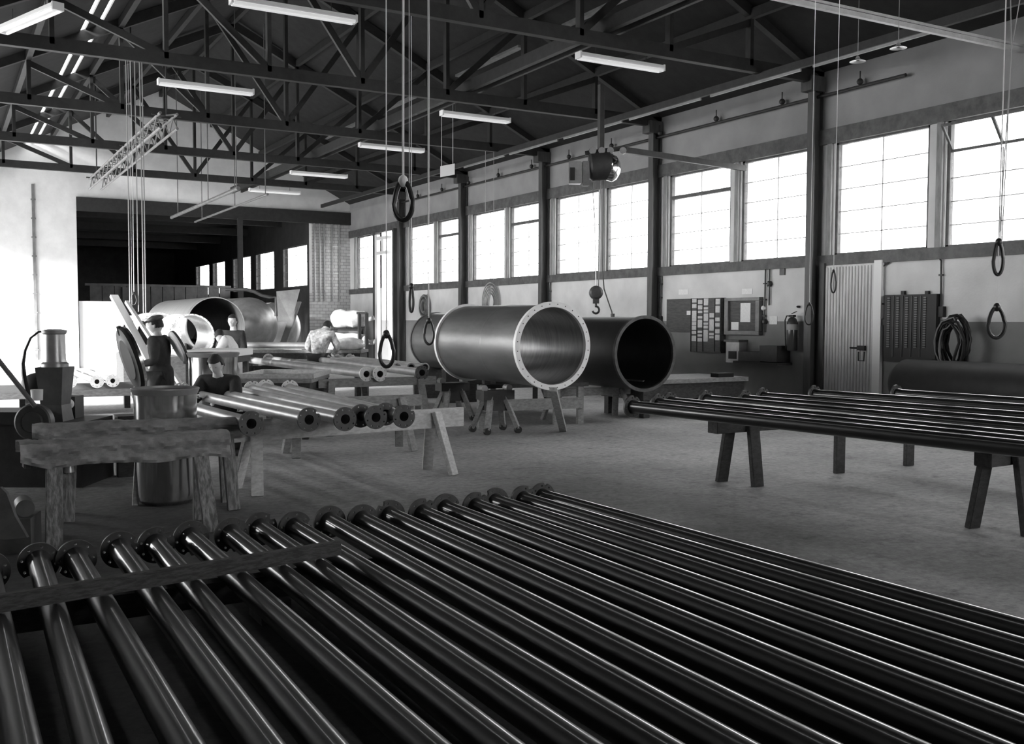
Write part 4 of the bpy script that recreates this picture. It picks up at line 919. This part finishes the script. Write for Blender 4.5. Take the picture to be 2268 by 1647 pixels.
# sign plate, white fittings of the tall doorway
b = MB(); b.poly([at(975, 368, D=21.2), at(1007, 362, D=21.2), at(1007, 386, D=21.2), at(975, 392, D=21.2)], .02, _f)
for u_, v_ in ((978, 370), (1003, 365)): q = at(u_, v_, D=21.21); b.cyl(q, (q.x, q.y, 6.2), .006, seg=5)
tag(b.build('hanging_sign', mat('pale_sign', .8, .6, emit=.0), smooth=False, origin=at(991, 377, D=20)), 'small pale blank sign hanging under the dark roof', 'sign')
b = MB(); y = DY1-.12; b.bx(XW-.22, XW-.1, y-.1, y+.1, 0, 4.55); b.bx(XW-.24, XW-.08, DY0+.3, y, 4.35, 4.45); b.bx(XW-.24, XW-.08, DY0+.3, y, 3.85, 3.95); b.bx(XW-.2, XW-.12, DY0+.75, DY0+.95, 3.95, 4.35)
tag(b.build('door_track', 'white', smooth=False, origin=(XW-.2, y, 0)), 'white post and bracket inside the tall far doorway', 'post')

# ================================================================== HOISTS, ROPES AND LOOPS
def rope_loop(label, u, v, D, w, h, thick, rot=0.0, m='rubber', top=5.7, rr=.006, name='hanging_loop', group=None):
    c = at(u, v, D=D) if u > 350 else at(u, v, y=16.88); s = (D if u > 350 else 15.5)/FPX; top = roofz(c.x) if u > 350 else 5.75; W, Hh = w*s/2, h*s/2
    t = thing(name, label, 'loop', (c.x, c.y, c.z-Hh)); R_ = Vector((math.cos(YAW+rot), -math.sin(YAW+rot), 0)); U = Vector((0, 0, 1)); pts = []
    for k in range(36):
        a = 2*math.pi*k/36; yy = -math.cos(a); xx = math.sin(a)*(1-.34*(yy+1)/2*(1 if yy > 0 else .5)); pts.append(c+R_*xx*W+U*yy*Hh)
    b = MB(); b.path(pts, thick, 10, closed=True); b.build('ring', m, t)
    b = MB(); tp = c+U*Hh; b.path([tp+U*.0, tp+U*.3, Vector((tp.x+.01, tp.y, (tp.z+top)/2)), Vector((tp.x, tp.y, top))], rr, 6); b.build('rope', 'rope', t)
    b = MB(); b.ball(tp, thick*1.9, (1, 1, 1.2), 10, 8); b.build('knot', 'rope' if rr > .006 else m, t)
    return t
GL = 'rubber loops on ropes hanging over the hall'
TOP = 5.75
rope_loop('largest black hose loop hanging at the top centre on a thick rope', 893, 444, 7.5, 48, 86, .020, .2, rr=.009, group=GL)
rope_loop('black hose loop hanging in front of the open far doorway', 856, 776, 9.5, 36, 72, .019, .2, group=GL, rr=.005)
rope_loop('black hose loop against the left end of the huge steel pipe', 950, 736, 12.5, 25, 52, .017, .3, group=GL, rr=.005)
rope_loop('narrow black loop by the column at the far doorway', 911, 662, 15, 10, 56, .022, .3, group=GL, rr=.005)
rope_loop('thin loop hanging in front of the ribbed door', 1846, 624, 11.2, 12, 48, .009, .3, group=GL, rr=.004)
rope_loop('thin loop hanging before the column and extinguisher', 1792, 696, 11.5, 20, 46, .009, .3, group=GL, rr=.004)
rope_loop('upper of the two loops hanging near the right edge', 2211, 572, 7.8, 22, 72, .014, .2, group=GL, rr=.005)
rope_loop('lower teardrop loop near the right edge below the other', 2207, 714, 8.4, 40, 68, .016, .1, group=GL, rr=.003)
rope_loop('small loop hanging before the far grey partition', 297, 662, 17, 13, 26, .012, 0, group=GL, rr=.006)
rope_loop('tiny oval loop hanging beside the white plank behind the lid', 293, 722, 13, 8, 22, .008, 0, group=GL, rr=.003)
def rope(label, u, v, D, top=TOP, u2=None, r=.005, m='rope_dim'):
    p = at(u, v, D=D) if D < 12 else at(u, v, y=COLY[6] if u < 700 else COLY[7]); top = roofz(p.x) if D < 12 else 5.75; q = Vector((p.x, p.y, top)) if u2 is None else at(u2[0], u2[1], D=D)
    b = MB(); b.path([p, p.lerp(q, .5)+Vector((.004, 0, 0)), q], r, 6); tag(b.build('hanging_rope', m, origin=p), label, 'rope')
rope('thin pale rope just right of the big hanging loop, falling to the narrow loop', 907, 630, 9, r=.004)
rope('pale rope crossing the huge pipe loop line at right of the centre ropes', 948, 700, 9.5, r=.004)
rope('left strand of the rope pair before the far opening', 307, 690, 16, r=.008)
rope('left outer strand beside the small far loop', 288, 690, 16, r=.008)
rope('third strand of the far rope bundle', 318, 695, 16, r=.009)
rope('rightmost strand of the far rope bundle', 323, 693, 16, r=.009)
rope('left thin rope over the windows right of the blank sign', 1075, 470, 18, r=.006, top=5.7)
rope('right thin rope over the windows right of the blank sign', 1093, 620, 18, r=.006, top=5.7)
b = MB(); p, q = at(2213, 300, D=7.8), at(2213, 530, D=7.8)
b.path([at(2238, -20, D=7.8), at(2240, 120, D=7.8), at(2213, 530, D=7.8)], .004, 6); b.build
tag(b.build('hanging_rope', 'rope_dim', origin=p), 'slanting rope strand leading down to the right-hand loops', 'rope')
b = MB(); b.path([at(2262, -20, D=7.8), at(2240, 110, D=7.8), at(2218, 560, D=7.8)], .004, 6); tag(b.build('hanging_rope', 'rope_dim', origin=at(2240, 110, D=7.8)), 'second rope strand crossing the slanting one at the right edge', 'rope')

# hook block hanging over the big pipes
c = at(1320, 648, D=16.5); s = 16.5/FPX
t = thing('hook_block', 'dark hook block with a bare hook hanging before the white wall', 'hook', c-Vector((0, 0, 35*s)))
b = MB(); b.rev(c+_f*-.07, _f, [(0, 0), (0, .08), (.03, .115), (.11, .115), (.14, .08), (.14, 0)], 24); b.box(c-Vector((0, 0, .12)), (.1, .08, .12), rz=-YAW); b.build('pulley', 'grey_iron', t)
h0 = c-Vector((0, 0, .22)); pts = [h0+Vector((0, 0, .08)), h0]
for k in range(12): a = R(100-k*24); pts.append(h0+_r*(math.cos(a)*.055)+Vector((0, 0, -.065+math.sin(a)*.06)))
b = MB(); b.path(pts, .018, 8); b.build('hook', 'iron', t)
b = MB(); b.path([c+Vector((0, 0, .1)), c+_r*-.03+Vector((0, 0, 1.2)), at(1312, 405, D=17.3)], .008, 6); b.build('wire', 'mid_metal', t)
b = MB(); b.path([c+_r*.04+Vector((0, 0, .1)), at(1330, 400, D=17.3)], .008, 6); b.build('wire', 'mid_metal', t)
# electric hoist under the runway
c = at(1325, 372, D=17.3)
t = thing('electric_hoist', 'dark electric hoist with grey box and shiny drum under the runway beam', 'hoist', (c.x, c.y, c.z-.2))
b = MB(); a = at(1305, 370, D=17.3); e = at(1352, 366, D=17.3); b.rev(a, e-a, [(0, 0), (0, .2), (.04, .25), (.36, .25), (.42, .2), (.42, 0)], 30); b.build('drum', 'iron', t)
b = MB(); a = at(1340, 372, D=17.3); b.rev(a, _r, [(0, 0), (0, .2), (.12, .24), (.2, .2), (.26, .1), (.26, 0)], 30); b.build('motor', 'chrome', t)
b = MB(); a = at(1273, 383, D=17.2); b.box(a, (.22, .2, .38), rz=-YAW, bev=.01); bo = b.build('control_box', 'mid_metal', t)
b = MB(); a = at(1268, 385, D=17.08); b.box(a, (.08, .02, .22), rz=-YAW); b.build('panel_window', 'black', bo)
b = MB(); b.box(at(1297, 385, D=17.2), (.12, .2, .42), rz=-YAW, bev=.01); b.build('gear_box', 'rail_grey', t)
b = MB(); b.beam(at(1296, 340, D=17.3), at(1385, 328, D=17.3), .06, .08); b.beam(at(1310, 352, D=17.3), at(1312, 330, D=17.3), .08, .08); b.beam(at(1345, 352, D=17.3), at(1347, 330, D=17.3), .08, .08); b.build('trolley', 'iron', t)
for u in (1313, 1333, 1352, 1380):
    b = MB(); b.rev(at(u, 333, D=17.15), _f, [(0, 0), (0, .06), (.05, .06), (.05, 0)], 16); b.build('trolley_wheel', 'mid_metal', t)
b = MB(); q = at(1385, 332, D=17.3); b.beam(Vector((q.x, q.y, q.z)), Vector((XW-.1, q.y, q.z-.1)), .06, .1); b.build('cross_arm', 'iron', t)
b = MB(); b.beam(at(1330, 335, D=17.3), Vector((at(1330, 335, D=17.3).x, at(1330, 335, D=17.3).y, 5.7)), .08, .08); b.build('suspension', 'iron', t)
b = MB(); pts = [at(u, v, D=17.5) for u, v in ((1335, 604), (1338, 640), (1348, 670), (1355, 690), (1357, 702))]; b.path([Vector((pts[0].x, pts[0].y, 5.6))]+pts, .012, 6); b.box(pts[-1], (.05, .05, .12)); tag(b.build('pendant_cable', 'iron', origin=pts[0]), 'dark pendant control cable hanging right of the hook', 'cable')
for k, (u, v, D) in enumerate(((1900, 125, 12.5), (1990, 95, 12.0))):
    a = at(u, v, D=D); b = MB(); b.rev(a, (0, 0, -1), [(0, .02), (.03, .03), (.06, .09), (.065, .1), (.05, .02)], 20, closed=True); b.cyl(a, (a.x, a.y, roofz(a.x)-.1), .004, seg=6)
    tag(b.build('pendant_fitting', 'mid_metal', origin=a), 'small pale fitting under the roof, ' + ('the left one of two near the upper right', 'the right one, close below the pale tray')[k], 'fitting')

# ================================================================== PEOPLE
def skin_grow(verts, edges, radii, root=0, sub=2):
    me = bpy.data.meshes.new('grow'); me.from_pydata([tuple(v) for v in verts], edges, [])
    o = bpy.data.objects.new('grow', me); COL.objects.link(o)
    sk = o.modifiers.new('s', 'SKIN'); sk.use_smooth_shade = True
    for i, rd in enumerate(radii):
        sv = me.skin_vertices[0].data[i]; sv.radius = (rd, rd); sv.use_root = (i == root)
    su = o.modifiers.new('u', 'SUBSURF'); su.levels = sub; su.render_levels = sub
    dg = bpy.context.evaluated_depsgraph_get(); ev = o.evaluated_get(dg); m2 = bpy.data.meshes.new_from_object(ev)
    bpy.data.objects.remove(o); bpy.data.meshes.remove(me); return m2
def add_mesh(b, me): b.bm.from_mesh(me); bpy.data.meshes.remove(me)
def head_into(b, c, fwd, s=1.0, tilt=0):
    fwd = Vector(fwd).normalized(); side = fwd.cross(Vector((0, 0, 1))).normalized(); up = side.cross(fwd)
    Rm = Matrix((side, fwd, up)).transposed(); tmp = bmesh.new(); bmesh.ops.create_uvsphere(tmp, u_segments=28, v_segments=20, radius=1)
    for v in tmp.verts:
        x, y, z = v.co
        X, Y_, Z_ = x*.074, y*.092, z*.115
        if z < 0: X *= 1+.28*z; Y_ = Y_*(1+.15*z)+(.012*(-z) if y > 0 else -.0)
        if y > .5 and abs(x) < .22: Y_ += .024*math.exp(-((z+.18)/.16)**2)*(1-abs(x)/.22)          # nose
        if y > .4: Y_ -= .011*math.exp(-((abs(x)-.36)/.15)**2-((z-.02)/.12)**2)                      # eye sockets
        if y > .4 and abs(x) < .5: Y_ += .006*math.exp(-((z-.2)/.1)**2)                            # brow
        if y > .4 and abs(x) < .35: Y_ += .007*math.exp(-((z+.5)/.07)**2)-.005*math.exp(-((z+.43)/.03)**2)
        v.co = Vector(c)+Rm@(Vector((X, Y_, Z_))*s)
    me = bpy.data.meshes.new('h'); tmp.to_mesh(me); tmp.free(); add_mesh(b, me)
    for sx in (-1, 1): b.ball(Vector(c)+Rm@(Vector((sx*.073, -.008, -.008))*s), .032*s, (.35, .6, 1), 10, 8, rot=Rm)
    return Rm
def hand_into(b, wrist, d, palm_n, thumb_side, curl=.8, s=1.0):
    d = Vector(d).normalized(); n = Vector(palm_n); n = (n-d*n.dot(d)).normalized(); sd = d.cross(n).normalized()*thumb_side
    w = Vector(wrist); pc = w+d*.05*s
    Rm = Matrix((sd, d, n)).transposed(); b.ball(pc, .045*s, (.9, 1.1, .36), 14, 10, rot=Rm)
    for k, (off, L, a) in enumerate(((.030, .072, .04), (.010, .080, 0), (-.010, .074, 0), (-.029, .058, -.06))):
        p0 = w+d*.075*s+sd*off*s; pts = [p0-d*.03*s, p0]; cur = p0.copy(); ang = 0
        for j, f in enumerate((.45, .32, .26)):
            ang += curl*(.55+.15*k/3); dir_ = d*math.cos(ang)+n*math.sin(ang)+sd*a; cur = cur+dir_*L*f*s; pts.append(cur.copy())
        m = skin_grow(pts, [(i, i+1) for i in range(4)], [.010*s, .0105*s, .0095*s, .0085*s, .007*s], 0, 1); add_mesh(b, m)
    p0 = w+d*.025*s+sd*.03*s; pts = [p0-sd*.012, p0, p0+(sd*.6+d*.7+n*.3)*.032*s, p0+(sd*.6+d*.9+n*.6)*.055*s]
    add_mesh(b, skin_grow(pts, [(0, 1), (1, 2), (2, 3)], [.013*s, .013*s, .011*s, .009*s], 0, 1))
def remesh(o, vox):
    m = o.modifiers.new('r', 'REMESH'); m.mode = 'VOXEL'; m.voxel_size = vox; m.use_smooth_shade = True
    dg = bpy.context.evaluated_depsgraph_get(); m2 = bpy.data.meshes.new_from_object(o.evaluated_get(dg)); o.modifiers.clear()
    mats = o.data.materials[0]; o.data = m2; m2.materials.clear(); m2.materials.append(mats)
    for p in m2.polygons: p.use_smooth = True
def person(label, J, face, top='suit', legs='suit', hair='hair', cap=None, hands=True, sleeve=.93, s=1.0, coat=False, body_r=1.0, curl=.8, hood=None):
    # J: pelvis chest neck head, shL elL wrL shR elR wrR, hipL knL anL hipR knR anR (world)
    J = {k: Vector(v) for k, v in J.items()}
    anL, anR = J['anL'], J['anR']
    t = thing('person', label, 'person', ((anL.x+anR.x)/2, (anL.y+anR.y)/2, 0))
    names = ['pelvis', 'belly', 'chest', 'neck', 'skull', 'shL', 'elL', 'wrL', 'shR', 'elR', 'wrR', 'hipL', 'knL', 'anL', 'hipR', 'knR', 'anR', 'toeL', 'toeR']
    J['belly'] = (J['pelvis']+J['chest'])/2; J['skull'] = J['head']-(J['head']-J['neck'])*.3
    f = Vector((face[0], face[1], 0)).normalized()
    if 'toeL' not in J: J['toeL'] = anL+f*.16-Vector((0, 0, .05)); J['toeR'] = anR+f*.16-Vector((0, 0, .05))
    E = [('pelvis', 'belly'), ('belly', 'chest'), ('chest', 'neck'), ('neck', 'skull'), ('chest', 'shL'), ('shL', 'elL'), ('elL', 'wrL'), ('chest', 'shR'), ('shR', 'elR'), ('elR', 'wrR'), ('pelvis', 'hipL'), ('hipL', 'knL'), ('knL', 'anL'), ('pelvis', 'hipR'), ('hipR', 'knR'), ('knR', 'anR'), ('anL', 'toeL'), ('anR', 'toeR')]
    rad = dict(pelvis=.115, belly=.115, chest=.13, neck=.055, skull=.05, shL=.062, elL=.042, wrL=.027, shR=.062, elR=.042, wrR=.027, hipL=.085, knL=.058, anL=.04, hipR=.085, knR=.058, anR=.04, toeL=.035, toeR=.035)
    def grow(sub, extra, mult=1.0, repl=None):
        idx = [n for n in names if n in sub]; P_ = [repl.get(n, J[n]) if repl else J[n] for n in idx]
        ed = [(idx.index(a), idx.index(c)) for a, c in E if a in idx and c in idx]
        return skin_grow(P_, ed, [rad[n]*mult*body_r+extra for n in idx], idx.index('pelvis') if 'pelvis' in idx else 0)
    full = dict(rad); 
    for n_ in ('pelvis', 'belly', 'chest', 'hipL', 'hipR', 'shL', 'shR', 'elL', 'elR', 'knL', 'knR'): rad[n_] *= .72
    b = MB(); add_mesh(b, grow(names, 0)); rad.update(full); Rm = head_into(b, J['head'], face, s)
    if hands:
        for side, ts in (('L', 1), ('R', -1)):
            d = (J['wr'+side]-J['el'+side]).normalized(); hand_into(b, J['wr'+side], d, (0, 0, -1) if abs(d.z) < .8 else f, ts, curl)
    o = b.build('body', 'skin', t); remesh(o, .0085)
    rp = {'wrL': J['elL'].lerp(J['wrL'], sleeve), 'wrR': J['elR'].lerp(J['wrR'], sleeve), 'neck': J['chest'].lerp(J['neck'], .85)}
    tn = ['pelvis', 'belly', 'chest', 'neck', 'shL', 'elL', 'wrL', 'shR', 'elR', 'wrR']
    b = MB(); add_mesh(b, grow(tn, .022, 1.0, rp))
    if coat:
        c = J['pelvis']; add_mesh(b, skin_grow([J['belly'], c, c-Vector((0, 0, .3))], [(0, 1), (1, 2)], [.16, .17, .19], 0))
    o = b.build('jacket', top, t); remesh(o, .011)
    for v in o.data.vertices: v.co += v.normal*noise.noise(v.co*9)*.008
    tn = ['pelvis', 'hipL', 'knL', 'anL', 'hipR', 'knR', 'anR']
    b = MB(); add_mesh(b, grow(tn, .018)); o = b.build('trousers', legs, t); remesh(o, .012)
    for side in 'LR':
        b = MB(); a, e = J['an'+side], J['toe'+side]; b.ball((a+e)/2-Vector((0, 0, .0)), .09, (.5, 1.45, .5), 14, 10, rot=Matrix.Rotation(-math.atan2(f.x, f.y), 3, 'Z')); b.build('shoe', 'black', t)
    hc = J['head']
    b = MB()
    tmp = bmesh.new(); bmesh.ops.create_uvsphere(tmp, u_segments=28, v_segments=18, radius=1)
    for v in list(tmp.verts):
        x, y, z = v.co
        if (y > .25 and z < .42-.0*y) or z < -.45 or (y > -.1 and z < -.1 and abs(x) > .5) : tmp.verts.remove(v)
    for v in tmp.verts:
        x, y, z = v.co; v.co = hc+Rm@(Vector((x*.084, y*.1, z*.123)))+Vector((noise.noise(v.co*6), noise.noise(v.co*6+Vector((5, 0, 0))), noise.noise(v.co*6+Vector((0, 5, 0)))))*.006
    bmesh.ops.solidify(tmp, geom=list(tmp.faces), thickness=.01)
    me = bpy.data.meshes.new('h'); tmp.to_mesh(me); tmp.free(); add_mesh(b, me); b.build('hair', hair, t)
    if cap:
        b = MB(); b.ball(hc+Rm@Vector((0, -.005, .075)), .094, (1.0, 1.15, .5), 24, 14, rot=Rm@Matrix.Rotation(R(-10), 3, 'X')); b.ball(hc+Rm@Vector((0, .105, .055)), .07, (.95, .75, .16), 18, 10, rot=Rm@Matrix.Rotation(R(-14), 3, 'X')); b.build('flat_cap', cap, t)
    for sx in (-1, 1):
        b = MB(); b.ball(hc+Rm@Vector((sx*.028, .073, .004)), .0085, u=10, v=8); b.build('eye', 'black', t)
    return t
V = Vector; Z = V((0, 0, 1)); FH = V((_f.x, _f.y, 0)).normalized(); RH = V((_r.x, _r.y, 0)).normalized()
def std(u, D, top_v, face, lean=(0, 0), H0=None):
    base = at(u, 711, D=D); base.z = 0; top = at(u, top_v, D=D).z
    return base, top
# man in a flat cap, facing left
c, top = std(352, 12.6, 698, None); k = top/1.75
S = lambda x, z, y=0: c+RH*x*k+FH*y*k+Z*z*k          # x to the picture's right, y away from the camera
J = dict(pelvis=S(.02, .95), chest=S(.0, 1.30), neck=S(-.02, 1.49), head=S(-.045, 1.62), shL=S(-.02, 1.42, -.17), elL=S(.02, 1.14, -.22), wrL=S(-.17, 1.10, -.2), shR=S(.0, 1.42, .17), elR=S(.0, 1.15, .2), wrR=S(-.18, 1.12, .1),
         hipL=S(.0, .9, -.09), knL=S(-.02, .5, -.1), anL=S(.0, .09, -.1), hipR=S(.0, .9, .09), knR=S(.02, .5, .1), anR=S(.05, .09, .1))
person('standing man in a flat cap and dark work jacket, seen in profile facing left', J, -RH*1+Z*-.15, 'blue_grey', 'suit', cap='grey_iron', coat=True)
b = MB(); h = J['wrL']-RH*.09; b.beam(h+Z*-.03, h+Z*.18-RH*.1, .02, .05); tag(b.build('hand_tool', 'grey_iron', origin=h), 'dark tool held upright in the hand of the man with the cap', 'tool')
# crouching man at the pipe ends
hd = at(479, 806, D=11.2); c = V((hd.x, hd.y, 0)); k = 1
S = lambda x, z, y=0: c+RH*x+FH*y+Z*z
zz = hd.z
J = dict(pelvis=S(.05, zz-.66, .3), chest=S(.0, zz-.28, .12), neck=S(.0, zz-.12, .04), head=S(0, zz, -.02), shL=S(.2, zz-.20, .1), elL=S(.24, zz-.42, -.12), wrL=S(.13, zz-.40, -.32), shR=S(-.2, zz-.20, .1), elR=S(-.25, zz-.42, -.08), wrR=S(-.10, zz-.34, -.30),
         hipL=S(.12, zz-.70, .38), knL=S(.2, .46, .0), anL=S(.16, .09, .3), hipR=S(-.08, zz-.70, .38), knR=S(-.18, .12, .1), anR=S(-.14, .09, .55))
J['pelvis'] = S(.03, .46, .38); J['hipL'] = S(.12, .42, .36); J['hipR'] = S(-.08, .42, .36)
person('crouching bareheaded man in dark clothes bent over the end of a pale pipe', J, -FH+Z*-.55+RH*-.12, 'suit', 'suit')
# woman in dark clothes facing the camera
hd = at(515, 711, D=17.2); c = V((hd.x, hd.y, 0)); zz = hd.z; k = zz/1.6
S = lambda x, z, y=0: c+RH*x*k+FH*y*k+Z*z*k
J = dict(pelvis=S(.02, .93), chest=S(.02, 1.28), neck=S(.01, 1.46), head=S(0, 1.6), shL=S(.17, 1.38), elL=S(.2, 1.1, -.02), wrL=S(.14, .9, -.16), shR=S(-.17, 1.38), elR=S(-.24, 1.12, -.05), wrR=S(-.2, .95, -.22),
         hipL=S(.1, .88), knL=S(.1, .48), anL=S(.1, .09), hipR=S(-.08, .88), knR=S(-.08, .48), anR=S(-.08, .09))
person('standing person with a pale face and dark clothes beside the steel post', J, -FH+RH*-.1, 'suit', 'suit')
# person in white bent away to the left
hd = at(484, 748, D=16.4); c = at(512, 760, D=16.4); c.z = 0
S = lambda x, z, y=0: c+RH*x+FH*y+Z*z
J = dict(pelvis=S(.06, .86, .0), chest=S(-.06, 1.18, .05), neck=S(-.14, 1.30, .08), head=S(-.22, 1.33, .1), shL=S(-.06, 1.27, -.14), elL=S(-.2, 1.02, -.18), wrL=S(-.42, 1.0, -.15), shR=S(-.08, 1.27, .2), elR=S(-.22, 1.02, .25), wrR=S(-.42, 1.0, .2),
         hipL=S(.04, .82, -.09), knL=S(.02, .46, -.1), anL=S(.06, .09, -.1), hipR=S(.04, .82, .09), knR=S(.0, .46, .1), anR=S(.04, .09, .1))
person('bent person in a white work coat with dark hair, back to the camera', J, -RH*.35+FH+Z*-.7, 'white_coat', 'white_coat', coat=True, curl=.3)
# worker in a mottled jacket bent over the far table
hd = at(720, 723, D=18.9); c = at(709, 760, D=18.9); c.z = 0
S = lambda x, z, y=0: c+RH*x+FH*y+Z*z
J = dict(pelvis=S(-.05, .9, -.05), chest=S(.02, 1.3, .1), neck=S(.06, 1.42, .16), head=S(.1, hd.z, .2), shL=S(.2, 1.33, .12), elL=S(.3, 1.08, .2), wrL=S(.2, .98, .42), shR=S(-.16, 1.33, .1), elR=S(-.28, 1.08, .16), wrR=S(-.2, .98, .4),
         hipL=S(.04, .86, -.05), knL=S(.08, .48, -.02), anL=S(.1, .09, -.05), hipR=S(-.14, .86, -.05), knR=S(-.16, .48, -.02), anR=S(-.18, .09, -.05))
person('worker in a mottled pale jacket seen from behind, bent over the long table', J, FH+RH*.4+Z*-.6, 'mottled', 'suit', body_r=1.15)
